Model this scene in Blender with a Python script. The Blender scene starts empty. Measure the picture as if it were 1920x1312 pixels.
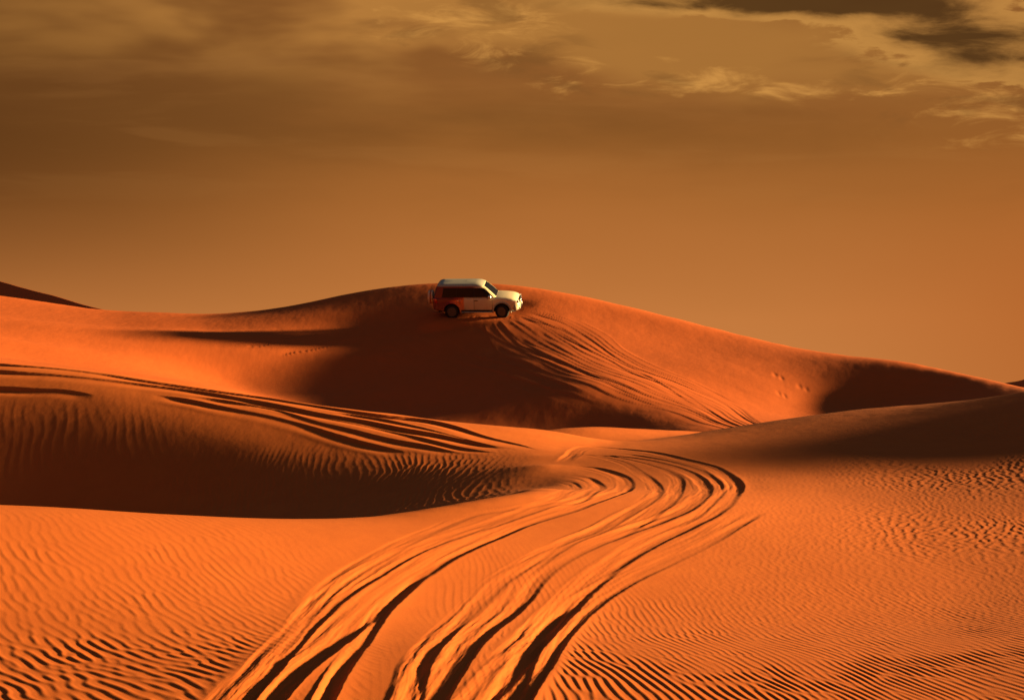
import bpy, bmesh, math, random
import numpy as np
from mathutils import Vector, Matrix, Euler
R = math.radians
# ------------------------------------------------------------------ camera, sky, sun, exposure
scn = bpy.context.scene
col = scn.collection
F_PX, HORIZON = 2667.0, 760.0
cam_d = bpy.data.cameras.new("camera"); cam = bpy.data.objects.new("camera", cam_d); col.objects.link(cam)
cam_d.sensor_width = 36; cam_d.lens = 36 * F_PX / 1920
cam_d.shift_y = (HORIZON - 656.0) / 1920.0
cam_d.clip_start = 0.1; cam_d.clip_end = 9000
cam.location = (0, 0, 0); cam.rotation_euler = (R(90), 0, 0)
scn.camera = cam
scn.render.resolution_x = 1024; scn.render.resolution_y = 699
scn.view_settings.view_transform = 'Standard'; scn.view_settings.look = 'None'
scn.view_settings.exposure = 2.35; scn.view_settings.gamma = 1
SUN_EL, SUN_AZ = 10.0, 8.0          # low sun, to the right and a little beyond the dunes
sd = bpy.data.lights.new("sun", 'SUN'); sun = bpy.data.objects.new("sun", sd); col.objects.link(sun)
sd.energy = 4.6; sd.angle = R(4); sd.color = (1.0, 0.63, 0.26)
_l = Vector((math.cos(R(SUN_EL)) * math.cos(R(SUN_AZ)), math.cos(R(SUN_EL)) * math.sin(R(SUN_AZ)), math.sin(R(SUN_EL))))
sun.rotation_euler = _l.to_track_quat('Z', 'Y').to_euler()

class NT:
    """small helper for node maths"""
    def __init__(s, tree): s.t = tree; s.n = tree.nodes; s.l = tree.links
    def new(s, typ, **k):
        n = s.n.new(typ)
        for a, b in k.items(): setattr(n, a, b)
        return n
    def put(s, sock, v):
        if hasattr(v, 'is_output') or isinstance(v, bpy.types.NodeSocket): s.l.new(v, sock)
        elif v is not None: sock.default_value = v
    def m(s, op, a, b=None, c=None, clamp=False):
        n = s.new('ShaderNodeMath', operation=op); n.use_clamp = clamp
        for i, v in enumerate((a, b, c)):
            if v is not None: s.put(n.inputs[i], v)
        return n.outputs[0]
    def ss(s, x, a, b):
        n = s.new('ShaderNodeMapRange', interpolation_type='SMOOTHSTEP')
        s.put(n.inputs[0], x); n.inputs[1].default_value = a; n.inputs[2].default_value = b
        return n.outputs[0]
    def mix(s, f, a, b, blend='MIX'):
        n = s.new('ShaderNodeMix', data_type='RGBA', blend_type=blend)
        s.put(n.inputs[0], f); s.put(n.inputs[6], a); s.put(n.inputs[7], b)
        return n.outputs[2]
    def vec(s, x, y, z):
        n = s.new('ShaderNodeCombineXYZ')
        for i, v in enumerate((x, y, z)): s.put(n.inputs[i], v)
        return n.outputs[0]
    def noise(s, vec, scale, detail=5, rough=.55, dist=0.0):
        n = s.new('ShaderNodeTexNoise'); s.put(n.inputs['Vector'], vec)
        n.inputs['Scale'].default_value = scale; n.inputs['Detail'].default_value = detail
        n.inputs['Roughness'].default_value = rough; n.inputs['Distortion'].default_value = dist
        return n.outputs[0]
    def ramp(s, x, stops, interp='LINEAR'):
        n = s.new('ShaderNodeValToRGB'); s.put(n.inputs[0], x); cr = n.color_ramp; cr.interpolation = interp
        cr.elements[0].position, cr.elements[0].color = stops[0][0], stops[0][1]
        cr.elements[1].position, cr.elements[1].color = stops[-1][0], stops[-1][1]
        for p, c in stops[1:-1]:
            e = cr.elements.new(p); e.color = c
        return n.outputs[0]
def lin(r, g, b, k=1.0):
    f = lambda c: (c / 255 / 12.92 if c < 10.3 else ((c / 255 + .055) / 1.055) ** 2.4) * k
    return (f(r), f(g), f(b), 1)
EXPK = 2 ** -2.35
def skc(r, g, b): return lin(r, g, b, EXPK)

world = bpy.data.worlds.new("World"); scn.world = world; world.use_nodes = True
W = NT(world.node_tree); W.n.clear()
tc = W.new('ShaderNodeTexCoord'); sp = W.new('ShaderNodeSeparateXYZ'); W.l.new(tc.outputs['Generated'], sp.inputs[0])
dx, dy, dz = sp.outputs
hyp = W.m('SQRT', W.m('ADD', W.m('MULTIPLY', dx, dx), W.m('MULTIPLY', dy, dy)))
az = W.m('ARCTAN2', dx, dy)                                  # 0 = north (+Y), + = east
el = W.m('DIVIDE', W.m('DIVIDE', dz, W.m('MAXIMUM', hyp, .02)), W.m('MAXIMUM', W.m('COSINE', az), .6))
nsm = W.noise(W.vec(W.m('MULTIPLY', az, 2.2), W.m('MULTIPLY', el, 7), 3.1), 1.3, 3, .5)
el_w = W.m('ADD', el, W.m('MULTIPLY', W.m('SUBTRACT', nsm, .5), .05))
# dusty gradient, thicker and darker overhead
grad = W.ramp(W.m('DIVIDE', el_w, 1.6), [(0, skc(200, 126, 66)), (.035, skc(196, 121, 61)), (.06, skc(184, 113, 55)), (.09, skc(168, 103, 47)),
    (.12, skc(150, 93, 41)), (.145, skc(147, 92, 43)), (.18, skc(160, 102, 48)), (.23, skc(90, 78, 60)), (.34, skc(46, 80, 98)), (1, skc(44, 76, 104))])
left = W.m('MULTIPLY', W.ss(az, -.02, -.40), W.ss(el, .0, .2))
grad = W.mix(W.m('MULTIPLY', left, .78), grad, skc(70, 40, 16))
rgt = W.m('MULTIPLY', W.ss(az, .15, .45), W.ss(el, .22, .05))
grad = W.mix(W.m('MULTIPLY', rgt, .8), grad, skc(178, 95, 38))
def blob(a0, e0, sa, se, tilt=0.0):
    a = W.m('SUBTRACT', az, a0); e = W.m('SUBTRACT', W.m('SUBTRACT', el, e0), W.m('MULTIPLY', a, tilt))
    r = W.m('ADD', W.m('POWER', W.m('DIVIDE', W.m('ABSOLUTE', a), sa), 2), W.m('POWER', W.m('DIVIDE', W.m('ABSOLUTE', e), se), 2))
    return W.m('EXPONENT', W.m('MULTIPLY', r, -1))
def fbm(sx, sy, sc, off, det=7, rough=.58, dist=.3):
    return W.noise(W.vec(W.m('MULTIPLY', az, sx), W.m('MULTIPLY', el, sy), off), sc, det, rough, dist)
n1s = fbm(4.5, 15, 1.6, 0.0, 3.5, .5, .15); n5 = fbm(3, 26, 1.7, 31.0, 5, .55, .5); n6 = fbm(7, 24, 2.0, 41.0, 6, .55, .4); n0 = fbm(2.2, 9, 1.5, 21.0, 6, .55, .2); n1 = fbm(5, 17, 1.6, 0.0); n2 = fbm(7, 22, 2.0, 5.3); n3 = fbm(3, 11, 1.1, 9.7); n4 = fbm(9, 30, 2.2, 13.1, 8, .62, .6)
# broad soft cloud banks
bank = W.m('MULTIPLY', W.ss(el, .10, .20), W.ss(n3, .38, .72))
sky = W.mix(W.m('MULTIPLY', bank, .5), grad, skc(110, 68, 30))
warm = W.m('MULTIPLY', W.m('ADD', W.m('MULTIPLY', blob(-.20, .272, .20, .035), .8), blob(-.045, .262, .10, .040)), W.ss(n1s, .36, .66), clamp=True)
sky = W.mix(W.m('MULTIPLY', warm, .62), sky, skc(200, 138, 66))
dband = W.m('MULTIPLY', W.m('ADD', blob(.02, .200, .22, .022), W.m('MULTIPLY', blob(-.27, .225, .16, .030), .7)), W.ss(n0, .30, .62))
sky = W.mix(W.m('MULTIPLY', dband, .55), sky, skc(112, 70, 30))
streak = W.m('MULTIPLY', W.m('MULTIPLY', W.ss(el, .12, .18), W.ss(n5, .50, .66)), .07)
sky = W.mix(streak, sky, skc(196, 134, 70))
# clear olive-gold gap
gap = W.m('ADD', blob(.135, .262, .19, .046, -.08), W.m('MULTIPLY', W.m('SUBTRACT', n1s, .5), 1.2))
gapm = W.ss(gap, .18, .85)
sky = W.mix(W.m('MULTIPLY', gapm, .85), sky, skc(170, 115, 54))
# lit puffs round the gap
puffz = W.m('ADD', W.m('ADD', blob(-.035, .268, .075, .026), W.m('MULTIPLY', blob(.065, .232, .07, .018, -.1), .9)), W.m('ADD', blob(.155, .228, .06, .010, -.1), W.m('MULTIPLY', blob(.31, .215, .10, .035, -.2), .9)))
puff = W.m('MULTIPLY', W.ss(W.m('ADD', W.m('MULTIPLY', W.m('SUBTRACT', puffz, 1.0), .16), n4), .44, .70), W.ss(puffz, .05, .7))
sky = W.mix(W.m('MULTIPLY', puff, .8), sky, skc(212, 150, 74))
shp = W.m('MULTIPLY', W.m('MULTIPLY', W.ss(puffz, .1, .7), W.ss(n6, .52, .66)), .45)
sky = W.mix(shp, sky, skc(122, 80, 38))
# dark streaky cloud at upper right
dblob = W.m('ADD', blob(.30, .258, .12, .026, -.28), W.m('MULTIPLY', blob(.20, .283, .14, .009), .9))
drk = W.m('ADD', W.m('MULTIPLY', dblob, .95), W.m('MULTIPLY', W.m('SUBTRACT', n2, .5), 2.0))
drkm = W.m('MULTIPLY', W.ss(drk, .22, .98), W.ss(dblob, .06, .35))
sky = W.mix(W.m('MULTIPLY', drkm, .88), sky, skc(72, 47, 22))
edge = W.m('MULTIPLY', W.m('MULTIPLY', W.ss(drk, .10, .26), W.m('SUBTRACT', 1, drkm)), W.m('MULTIPLY', W.ss(dblob, .05, .4), .6))
sky = W.mix(edge, sky, skc(206, 148, 74))
nish = W.new('ShaderNodeTexSky', sky_type='NISHITA'); nish.sun_disc = False
nish.sun_elevation = R(SUN_EL); nish.sun_rotation = R(90 - SUN_AZ); nish.dust_density = 4.0
back = W.ss(W.m('COSINE', az), .80, .1)
sky = W.mix(W.m('MULTIPLY', back, .5), sky, skc(66, 72, 70))
high = W.ss(el, .45, 1.3)
ncol = W.mix(1.0, nish.outputs[0], (.02, .02, .02, 1), 'MULTIPLY')
sky = W.mix(W.m('MULTIPLY', high, .3), sky, ncol)
bg = W.new('ShaderNodeBackground'); W.put(bg.inputs[0], sky); bg.inputs[1].default_value = 1.0
wo = W.new('ShaderNodeOutputWorld'); W.l.new(bg.outputs[0], wo.inputs[0])

# ------------------------------------------------------------------ materials
def mat(name): 
    m = bpy.data.materials.new(name); m.use_nodes = True
    n = NT(m.node_tree); b = n.n['Principled BSDF']; return m, n, b
def sand_material():
    m, n, b = mat('sand')
    g = n.new('ShaderNodeNewGeometry'); P = g.outputs['Position']
    a = n.noise(P, .06, 4, .55); c = n.noise(P, 1.7, 6, .6); d = n.noise(P, 220, 2, .7)
    cc = n.mix(n.ss(a, .35, .65), (.43, .112, .022, 1), (.48, .130, .029, 1))
    spx = n.new('ShaderNodeSeparateXYZ'); n.l.new(P, spx.inputs[0])
    far = n.ss(n.m('ADD', spx.outputs[1], n.m('MULTIPLY', a, 6)), 46, 60)     # the big dune is redder sand
    cc = n.mix(far, cc, (.44, .102, .024, 1))
    cc = n.mix(n.m('MULTIPLY', n.ss(c, .3, .75), .35), cc, (.38, .092, .022, 1))
    cc = n.mix(n.m('MULTIPLY', n.ss(d, .55, .75), .25), cc, (.20, .07, .025, 1))
    n.put(b.inputs['Base Color'], cc); b.inputs['Roughness'].default_value = .95
    b.inputs['Specular IOR Level'].default_value = .08
    bp = n.new('ShaderNodeBump'); bp.inputs['Strength'].default_value = .35; bp.inputs['Distance'].default_value = .0022
    n.put(bp.inputs['Height'], n.noise(P, 85, 5, .75)); 
    n.l.new(bp.outputs[0], b.inputs['Normal'])
    return m
SAND = sand_material()
# sculpted heights of the dunes: second differences, one row per distance
DEM=[
-7368,1,0,0,0,0,1,0,0,0,1,0,0,0,0,0,0,0,0,0,-1,0,0,1,0,0,0,0,0,0,0,0,0,0,0,0,0,0,0,-1,0,0,0,0,-1,0,-1,0,0,-1,0,-1,0,0,-1,0,-1,0,0,-1,0,-1,0,-1,-1,0,-1,0,0,-1,0,0,0,0,0,1,0,1,2,2,2,3,3,3,2,0,-1,-1,-2,-1,-1,-1,0,-1,0,0,0,1,0,1,1,1,2,3,3,
113,-1,-1,0,0,0,-1,0,0,0,-1,0,0,0,-1,0,0,0,0,0,1,0,0,-1,0,0,0,0,0,0,0,0,0,0,0,0,-1,0,0,1,-1,0,0,-1,1,-1,1,0,-1,1,-1,1,-1,0,1,0,0,0,0,1,-1,1,0,1,1,0,0,1,0,1,0,1,0,1,0,0,2,0,0,0,0,0,0,0,-1,-1,-1,-1,-1,0,-1,0,-1,0,0,0,0,-1,1,0,0,1,0,0,0,
112,-1,1,0,-1,0,0,-1,0,0,-1,0,0,-1,1,0,0,0,-1,0,0,0,0,0,0,0,0,0,0,0,0,0,0,0,-1,0,1,-1,0,0,0,-1,0,0,0,0,-1,0,0,0,0,0,0,0,-1,0,1,0,-1,0,1,0,0,0,0,0,1,0,0,1,1,0,1,0,1,1,0,1,0,1,0,1,0,0,0,0,-1,-1,0,-2,0,-1,0,0,-1,0,0,1,-1,1,0,0,1,1,0,
111,1,-1,0,0,0,-1,0,0,-1,1,-1,0,0,0,0,0,-1,1,0,0,0,0,0,0,0,0,0,0,0,-1,0,0,0,0,0,-1,1,-1,0,0,0,-1,1,-1,0,0,-1,0,0,0,-1,0,0,0,0,0,-1,1,0,0,0,0,0,0,0,1,-1,1,0,0,0,1,0,1,0,1,0,1,0,2,-1,1,0,1,-1,0,0,-1,0,-1,-1,0,-1,1,0,0,-1,1,0,1,1,0,0,1,
112,-1,0,0,0,-1,0,1,-1,0,0,0,0,0,0,-1,0,1,0,0,0,0,0,-1,0,0,0,0,0,0,0,0,0,-1,1,-1,1,-1,1,-1,0,0,0,-1,0,0,0,0,0,-1,0,0,0,-1,0,0,-1,1,0,-1,0,0,0,0,0,0,0,0,0,0,0,1,0,0,1,0,0,1,0,1,0,1,0,0,0,1,0,-1,0,0,0,0,-1,1,-1,-1,1,0,0,0,1,0,0,0,1,
110,0,1,-1,0,1,0,-1,0,1,-1,0,0,0,0,1,-1,0,0,0,0,0,0,1,0,0,-1,0,0,0,0,0,0,0,0,0,-1,1,-1,0,0,0,0,0,-1,0,0,0,-1,0,0,0,0,0,0,-1,1,-1,0,0,0,-1,0,0,0,0,0,0,0,0,1,-1,0,1,-1,1,0,0,1,0,0,0,0,1,0,0,1,0,0,0,-1,1,0,-1,0,1,-1,1,0,0,-1,1,0,0,0,
110,0,0,0,0,0,0,0,1,-1,1,0,0,0,0,0,1,0,0,0,0,0,0,0,-1,0,1,0,-1,0,1,-1,0,0,0,0,1,-1,0,0,0,0,-1,0,1,-1,0,0,0,0,0,-1,0,0,0,0,-1,0,0,0,0,0,0,-1,0,0,0,0,0,0,-1,0,0,0,1,-1,0,1,-1,0,1,0,1,0,0,0,0,1,0,0,1,-1,0,1,0,0,0,-1,1,0,0,-1,1,0,0,
110,0,0,0,0,0,0,1,-1,1,0,0,0,1,0,0,0,0,1,0,0,0,0,-1,1,0,0,-1,1,0,-1,1,0,0,-1,1,-1,0,0,0,0,0,1,-1,0,0,0,-1,1,-1,0,1,-1,0,0,0,0,0,-1,0,-1,1,-1,1,-1,0,-1,1,-1,0,0,1,-1,0,0,0,0,0,0,0,0,0,0,0,0,1,0,0,1,0,0,1,0,0,0,0,0,0,0,0,0,0,-1,1,-1,
109,1,-1,1,0,0,1,-1,1,0,0,1,0,0,0,1,0,1,-1,1,0,0,0,1,-1,0,0,0,0,0,1,-1,0,0,1,-1,0,0,1,-1,0,0,0,0,0,0,0,0,-1,1,-1,0,0,0,0,0,-1,0,0,0,1,-1,0,-1,1,0,0,-1,0,0,0,-1,1,-1,0,0,0,-1,1,0,-1,1,-1,0,1,0,1,0,0,1,0,0,0,0,0,0,0,1,-1,0,0,0,0,-1,1,
109,0,1,-1,1,0,0,1,0,0,0,1,0,0,1,0,1,0,1,-1,1,0,0,0,0,0,0,1,-1,0,0,1,-1,1,-1,1,0,0,-1,1,0,0,-1,1,-1,1,-1,0,1,-1,1,-1,0,0,0,-1,1,0,0,0,-1,0,0,0,0,-1,0,0,0,0,-1,0,0,1,-1,0,0,0,0,0,0,-1,1,0,0,0,0,1,0,0,1,0,0,0,0,0,0,0,0,0,0,-1,1,-1,0,
109,0,0,1,0,0,0,1,0,0,1,0,0,1,0,0,1,0,0,2,0,0,0,0,0,0,0,0,1,0,0,-1,1,0,0,0,0,1,0,0,-1,0,1,-1,1,-1,0,1,-1,0,-1,1,0,0,-1,1,0,-1,0,0,0,0,0,0,-1,0,0,0,0,-1,1,0,-1,0,0,0,0,0,-1,0,0,1,-1,0,0,1,0,0,1,0,0,0,1,0,0,0,0,-1,0,0,0,0,-1,1,-1,
109,0,0,0,1,0,0,0,1,0,0,0,2,0,0,1,0,1,0,0,1,0,0,0,1,0,0,0,0,0,0,1,0,0,1,-1,1,-1,0,0,1,0,-1,1,-1,0,1,-1,0,0,1,-1,0,0,0,0,-1,1,0,0,-1,0,0,0,0,0,0,-1,0,0,0,0,0,-1,0,1,-1,0,1,0,0,-1,0,1,-1,0,0,1,0,0,0,1,-1,0,1,-1,0,1,0,-1,0,0,0,0,0,
109,0,1,0,-1,1,0,0,0,1,1,0,0,0,1,0,1,0,1,1,-1,1,1,0,0,0,0,0,1,0,0,0,0,0,0,1,0,0,1,0,0,-1,1,-1,1,0,-1,0,1,0,-1,0,0,-1,1,-1,1,0,-1,0,1,-1,0,0,0,0,-1,1,0,0,-1,0,0,0,0,-1,1,0,-1,0,0,1,0,-1,1,0,1,-1,1,0,0,-1,1,0,-1,1,0,-1,0,0,0,0,0,0,-1,
110,0,-1,1,0,0,1,0,0,0,0,1,-1,2,0,1,-1,1,1,0,1,0,0,0,0,1,0,1,-1,1,0,1,0,0,0,1,-1,1,0,0,0,1,-1,1,-1,0,0,0,-1,1,0,0,0,0,-1,1,-1,0,1,-1,0,0,0,0,0,0,0,-1,0,0,0,0,0,0,0,0,0,0,0,0,0,-1,1,0,0,0,0,1,-1,0,0,1,-1,0,0,0,0,0,0,0,0,0,0,-1,1,
110,0,1,-1,1,0,-1,1,0,1,-1,0,1,0,1,0,1,0,1,0,0,1,0,0,1,-1,1,0,0,0,1,0,0,1,0,0,1,0,-1,1,0,0,1,-1,0,1,0,0,0,-1,0,0,0,0,0,0,0,0,-1,1,-1,1,-1,0,-1,0,0,1,-1,0,0,0,0,0,0,0,-1,1,0,0,0,1,-1,1,0,0,0,0,0,0,0,0,0,0,0,-1,0,0,0,0,-1,1,-1,1,-1,
112,0,-1,0,0,0,1,-1,1,-1,1,0,1,-1,0,1,0,1,0,0,1,0,0,1,-1,1,0,0,1,0,0,0,1,0,1,-1,1,0,1,0,0,0,0,0,1,-1,0,0,0,0,0,0,0,0,0,-1,1,-1,0,0,0,-1,1,-1,1,0,0,-1,0,0,0,0,-1,1,-1,1,0,-1,1,0,0,0,1,-1,1,0,0,0,0,1,0,-1,0,0,0,0,-1,0,0,0,0,-1,1,-1,1,
112,0,1,0,0,-1,0,1,-1,1,0,0,-1,1,0,0,1,0,0,1,0,-1,0,0,1,0,0,0,1,0,0,1,0,0,0,1,0,1,0,0,0,0,0,1,-1,1,0,0,0,-1,0,0,0,0,0,0,0,0,0,0,0,0,-1,1,-1,0,-1,0,1,-1,0,0,1,-1,0,0,0,1,-1,0,1,0,0,1,-1,1,0,0,0,0,0,0,0,0,-1,0,1,0,-1,0,0,0,0,0,-1,
115,-1,-1,1,-1,1,0,-1,1,-1,0,0,1,0,0,-1,0,0,0,0,0,1,0,0,0,0,1,0,-1,1,1,-1,1,1,0,0,1,-1,1,0,1,0,0,0,0,0,0,0,0,0,0,0,0,0,0,0,-1,0,1,-1,0,0,0,-1,0,0,0,0,0,0,0,-1,0,0,1,-1,1,-1,1,0,0,0,0,0,1,0,0,0,1,-1,0,0,1,-1,1,0,-1,0,0,-1,0,0,0,0,0,
115,1,0,-1,0,0,0,0,-1,0,0,0,0,-1,1,0,0,0,0,0,0,0,0,0,0,0,-1,1,0,0,0,1,0,0,1,0,0,1,0,0,0,1,0,0,1,-1,0,0,0,1,-1,0,0,0,0,0,0,0,-1,0,0,0,0,0,0,-1,1,-1,-1,1,-1,1,-1,0,0,0,0,0,0,1,0,0,1,0,0,0,0,0,0,1,0,0,-1,1,-1,0,0,0,0,0,0,0,-1,0,0,
117,-1,0,0,0,-1,0,0,0,0,0,0,-1,1,-1,0,-1,0,0,0,0,0,0,0,0,0,0,0,0,0,0,1,0,0,0,1,0,0,1,0,1,0,0,0,0,0,0,0,0,0,1,-1,0,0,0,0,0,0,0,0,0,-1,0,0,0,0,-1,1,-1,0,0,-1,0,0,0,0,0,0,0,0,0,1,0,0,0,1,0,1,0,-1,0,1,0,-1,1,0,0,-1,0,0,0,0,0,0,0,
117,0,0,0,0,0,-1,0,0,0,-1,0,0,-1,0,0,0,0,-1,0,0,-1,0,0,0,0,0,0,1,0,0,-1,1,0,1,0,0,1,-1,1,0,0,0,0,0,1,0,0,0,0,-1,1,0,0,0,0,0,0,0,-1,0,1,-1,0,0,-1,1,-1,0,-1,1,-1,0,0,-1,1,-1,1,0,0,1,0,0,0,1,-1,1,0,0,0,1,-1,0,1,-1,0,0,0,0,0,0,0,0,0,0,
117,0,0,-1,0,0,0,0,0,-1,1,-1,0,0,-1,0,0,-1,0,-1,0,0,0,0,-1,0,1,-1,0,0,1,0,-1,1,0,0,1,0,1,0,0,0,0,0,0,0,0,0,0,0,1,-1,0,0,0,0,0,0,0,0,0,0,0,0,-1,1,-1,0,0,0,-1,0,0,0,0,-1,1,-1,1,0,-1,1,0,1,0,1,0,-1,0,1,-1,0,1,-1,0,0,0,0,0,1,0,-1,1,0,1,
117,0,-1,0,0,0,0,-1,0,0,-1,1,-1,0,0,-1,0,0,0,-1,0,0,-1,0,0,0,-1,1,0,0,-1,0,1,0,0,0,0,0,0,1,0,0,0,1,-1,0,0,0,0,0,0,0,0,0,0,0,0,0,0,1,-1,0,0,0,0,0,-1,1,0,-1,0,0,-1,0,0,0,0,0,0,0,1,-1,1,1,0,-1,0,1,0,0,0,0,-1,0,1,-1,0,1,0,-1,1,1,-1,1,0,
114,0,1,0,0,-1,0,0,0,0,0,-1,0,0,-1,0,0,-1,0,0,-1,0,0,-1,1,-1,1,-1,0,0,0,1,-1,0,0,1,-1,1,0,0,0,0,0,-1,1,0,0,0,0,0,-1,1,0,0,0,0,0,0,0,0,0,0,0,0,0,0,0,-1,0,1,-1,0,0,-1,0,0,0,0,0,0,0,1,0,0,0,1,0,0,0,-1,0,0,0,0,0,0,1,-1,0,1,0,0,1,0,0,
113,0,-1,0,0,1,-1,1,-1,0,0,0,0,-1,0,0,-1,0,-1,0,0,-1,0,0,0,0,-1,1,-1,0,1,-1,1,-1,0,0,1,-1,1,-1,0,1,0,0,-1,0,0,0,0,0,0,0,0,0,0,0,0,0,0,0,1,-1,1,-1,1,-1,1,0,0,-1,0,0,0,0,0,-1,0,0,0,0,0,0,1,0,1,0,0,-1,0,0,0,0,0,0,-1,1,-1,1,0,0,0,1,0,0,1,
109,0,0,1,-1,0,1,-1,0,1,-1,0,0,0,0,0,-1,0,0,0,-1,0,0,0,-1,0,0,-1,1,0,-1,0,0,0,0,0,0,0,0,0,0,-1,0,0,1,-1,0,0,0,0,0,0,0,0,0,0,0,0,0,1,-1,1,0,0,0,0,0,0,0,0,0,-1,0,0,0,0,0,0,-1,0,1,0,0,1,-1,0,0,1,-1,0,0,0,0,0,0,0,0,0,0,0,0,0,1,0,1,
106,0,0,0,1,-1,0,1,0,-1,1,0,-1,0,0,0,0,-1,0,-1,0,0,-1,0,0,0,0,0,0,-1,0,1,-1,0,0,0,0,0,-1,1,0,0,0,-1,-1,1,0,0,0,-1,1,-1,0,0,0,0,1,0,0,-1,2,-1,0,1,-1,1,0,0,0,0,0,0,0,0,-1,1,-1,0,0,0,-1,1,0,0,1,0,-1,-1,1,0,-1,0,0,0,1,-1,1,0,0,0,0,0,0,1,-1,
103,0,0,0,0,1,0,-1,0,1,-1,0,1,-1,0,-1,0,0,-1,0,-1,0,1,-1,0,0,0,0,-1,1,0,-1,0,0,0,-1,0,1,0,-1,0,-1,0,0,0,-1,1,0,-1,1,0,0,0,-1,0,1,-1,1,0,0,0,1,0,-1,1,0,0,1,0,0,0,0,-1,0,1,-1,0,0,-1,0,0,0,1,-1,0,0,0,0,-1,0,1,0,0,1,-1,1,0,0,0,0,0,-1,0,0,0,
100,0,1,-1,0,0,0,0,1,-1,0,0,-1,1,-1,0,0,-1,0,-1,0,0,-1,1,-1,0,0,0,1,-1,0,0,0,0,-1,0,0,-1,0,0,0,0,-1,0,0,0,0,0,0,0,-1,1,-1,1,0,-1,0,0,1,0,-1,0,0,1,0,1,0,-1,1,0,0,0,1,-1,0,0,0,-1,1,-1,1,-1,0,0,0,-1,0,0,1,0,0,0,1,0,1,0,0,-1,1,0,-1,0,0,-1,-1,
98,0,-1,1,0,0,-1,0,-1,1,0,-1,0,-1,0,-1,0,0,-1,0,0,-1,1,-1,1,0,-1,0,0,0,0,0,-1,0,0,1,-1,0,0,0,-1,0,0,0,0,0,-1,0,0,0,0,-1,0,0,-1,0,1,-1,0,0,0,1,0,0,0,-1,0,1,0,0,0,0,0,0,0,1,-1,1,-1,0,0,1,-1,1,-1,0,0,0,-1,1,0,1,1,0,1,0,0,2,-1,0,0,0,-1,0,0,
97,0,0,-1,-1,0,0,0,-1,-1,-1,0,-1,0,0,-1,-1,-1,0,0,-1,1,-1,0,0,0,1,0,-1,1,0,0,1,0,0,-1,1,0,-1,0,0,-1,0,0,0,-1,0,0,0,-1,0,-1,0,-1,0,-1,-1,0,0,0,0,-1,-1,0,0,0,0,0,-1,1,0,0,-1,1,0,0,1,-1,1,0,0,1,1,0,1,1,0,0,1,0,1,0,0,1,0,1,1,0,1,0,1,1,1,0,1,
98,-1,0,-1,0,-2,0,-1,-1,-1,0,-2,0,-1,-1,-1,-1,0,-1,-1,0,0,0,0,0,0,0,0,1,0,0,0,0,0,1,0,0,0,0,0,-1,1,-1,0,-1,1,-1,-1,0,0,-1,0,-2,-1,0,0,-1,0,-1,-1,0,-1,1,-1,-1,0,0,0,0,-1,0,0,1,-1,1,0,0,1,-1,1,1,1,0,1,1,1,1,1,0,0,1,0,0,1,1,1,0,1,1,1,2,0,1,2,1,
100,0,-2,0,-2,0,-2,-1,-1,-1,-2,0,-2,-1,-1,0,-2,-1,-1,0,-1,-1,0,1,0,0,0,0,0,0,0,0,0,1,-1,1,-1,1,0,0,0,-1,0,0,0,-1,0,0,0,-1,0,-1,0,-1,-1,-1,0,-1,-1,1,-1,0,-1,0,0,-1,0,-1,0,0,0,0,-1,1,-1,0,1,0,1,0,1,0,1,1,0,1,1,0,1,1,0,1,1,0,0,1,2,0,2,1,1,2,1,0,2,
105,-2,-1,-2,0,-2,-1,-2,-1,-2,-1,-2,-1,-2,-1,-2,0,-2,-1,-1,-1,0,0,-1,0,0,-1,1,-1,0,0,0,1,-1,1,-1,1,-1,1,-1,0,-1,1,-1,0,1,0,0,-1,0,-1,0,-1,0,-1,0,-1,0,0,-1,-1,0,0,-1,0,0,0,-1,0,0,-1,0,1,-1,1,0,0,0,0,1,-1,1,0,1,1,0,0,1,1,1,0,1,1,0,2,1,0,2,0,2,1,1,1,2,0,
110,-1,-1,-1,-3,-2,-1,-2,-2,-2,-1,-2,-2,-2,-2,-1,-3,0,-2,-2,0,-1,-1,0,-1,0,0,-1,1,-1,0,0,-1,0,0,0,0,0,-1,-1,0,1,-1,1,0,-1,0,0,1,-1,0,-1,0,0,0,-1,0,0,-1,0,0,0,-1,0,0,0,-1,0,0,0,0,0,-1,1,-1,0,0,0,0,0,1,0,0,0,0,0,1,1,0,1,1,1,0,1,1,0,2,0,2,1,1,1,1,1,1,
118,-2,-2,-2,-1,-2,-2,-2,-2,-2,-3,-2,-2,-2,-3,-2,-1,-3,-1,-2,-1,-1,-1,-1,0,-1,0,-1,-1,0,0,-1,-1,0,-1,0,-1,0,-1,0,-1,0,0,0,0,1,0,0,-1,1,-1,0,0,-1,0,0,0,0,0,0,0,-1,1,0,-1,-1,1,0,-1,0,0,0,0,0,0,0,0,0,1,0,-1,0,1,-1,0,1,0,0,1,-1,1,1,1,1,0,2,0,2,1,1,0,2,1,0,1,
126,-1,-2,-2,-3,-2,-3,-2,-2,-3,-2,-3,-2,-3,-2,-3,-3,-2,-2,-1,-2,-2,0,-1,-1,-1,-1,0,-1,-1,-2,0,-1,-1,-1,0,-1,-2,0,-1,0,-1,1,-1,1,-1,1,0,0,-1,1,0,0,0,-1,1,-1,0,0,0,0,1,-1,0,0,0,-1,1,0,0,0,0,0,0,0,0,0,0,0,0,0,0,-1,1,0,-1,1,0,0,1,0,0,1,1,1,0,2,1,0,1,2,0,0,1,1,
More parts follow.
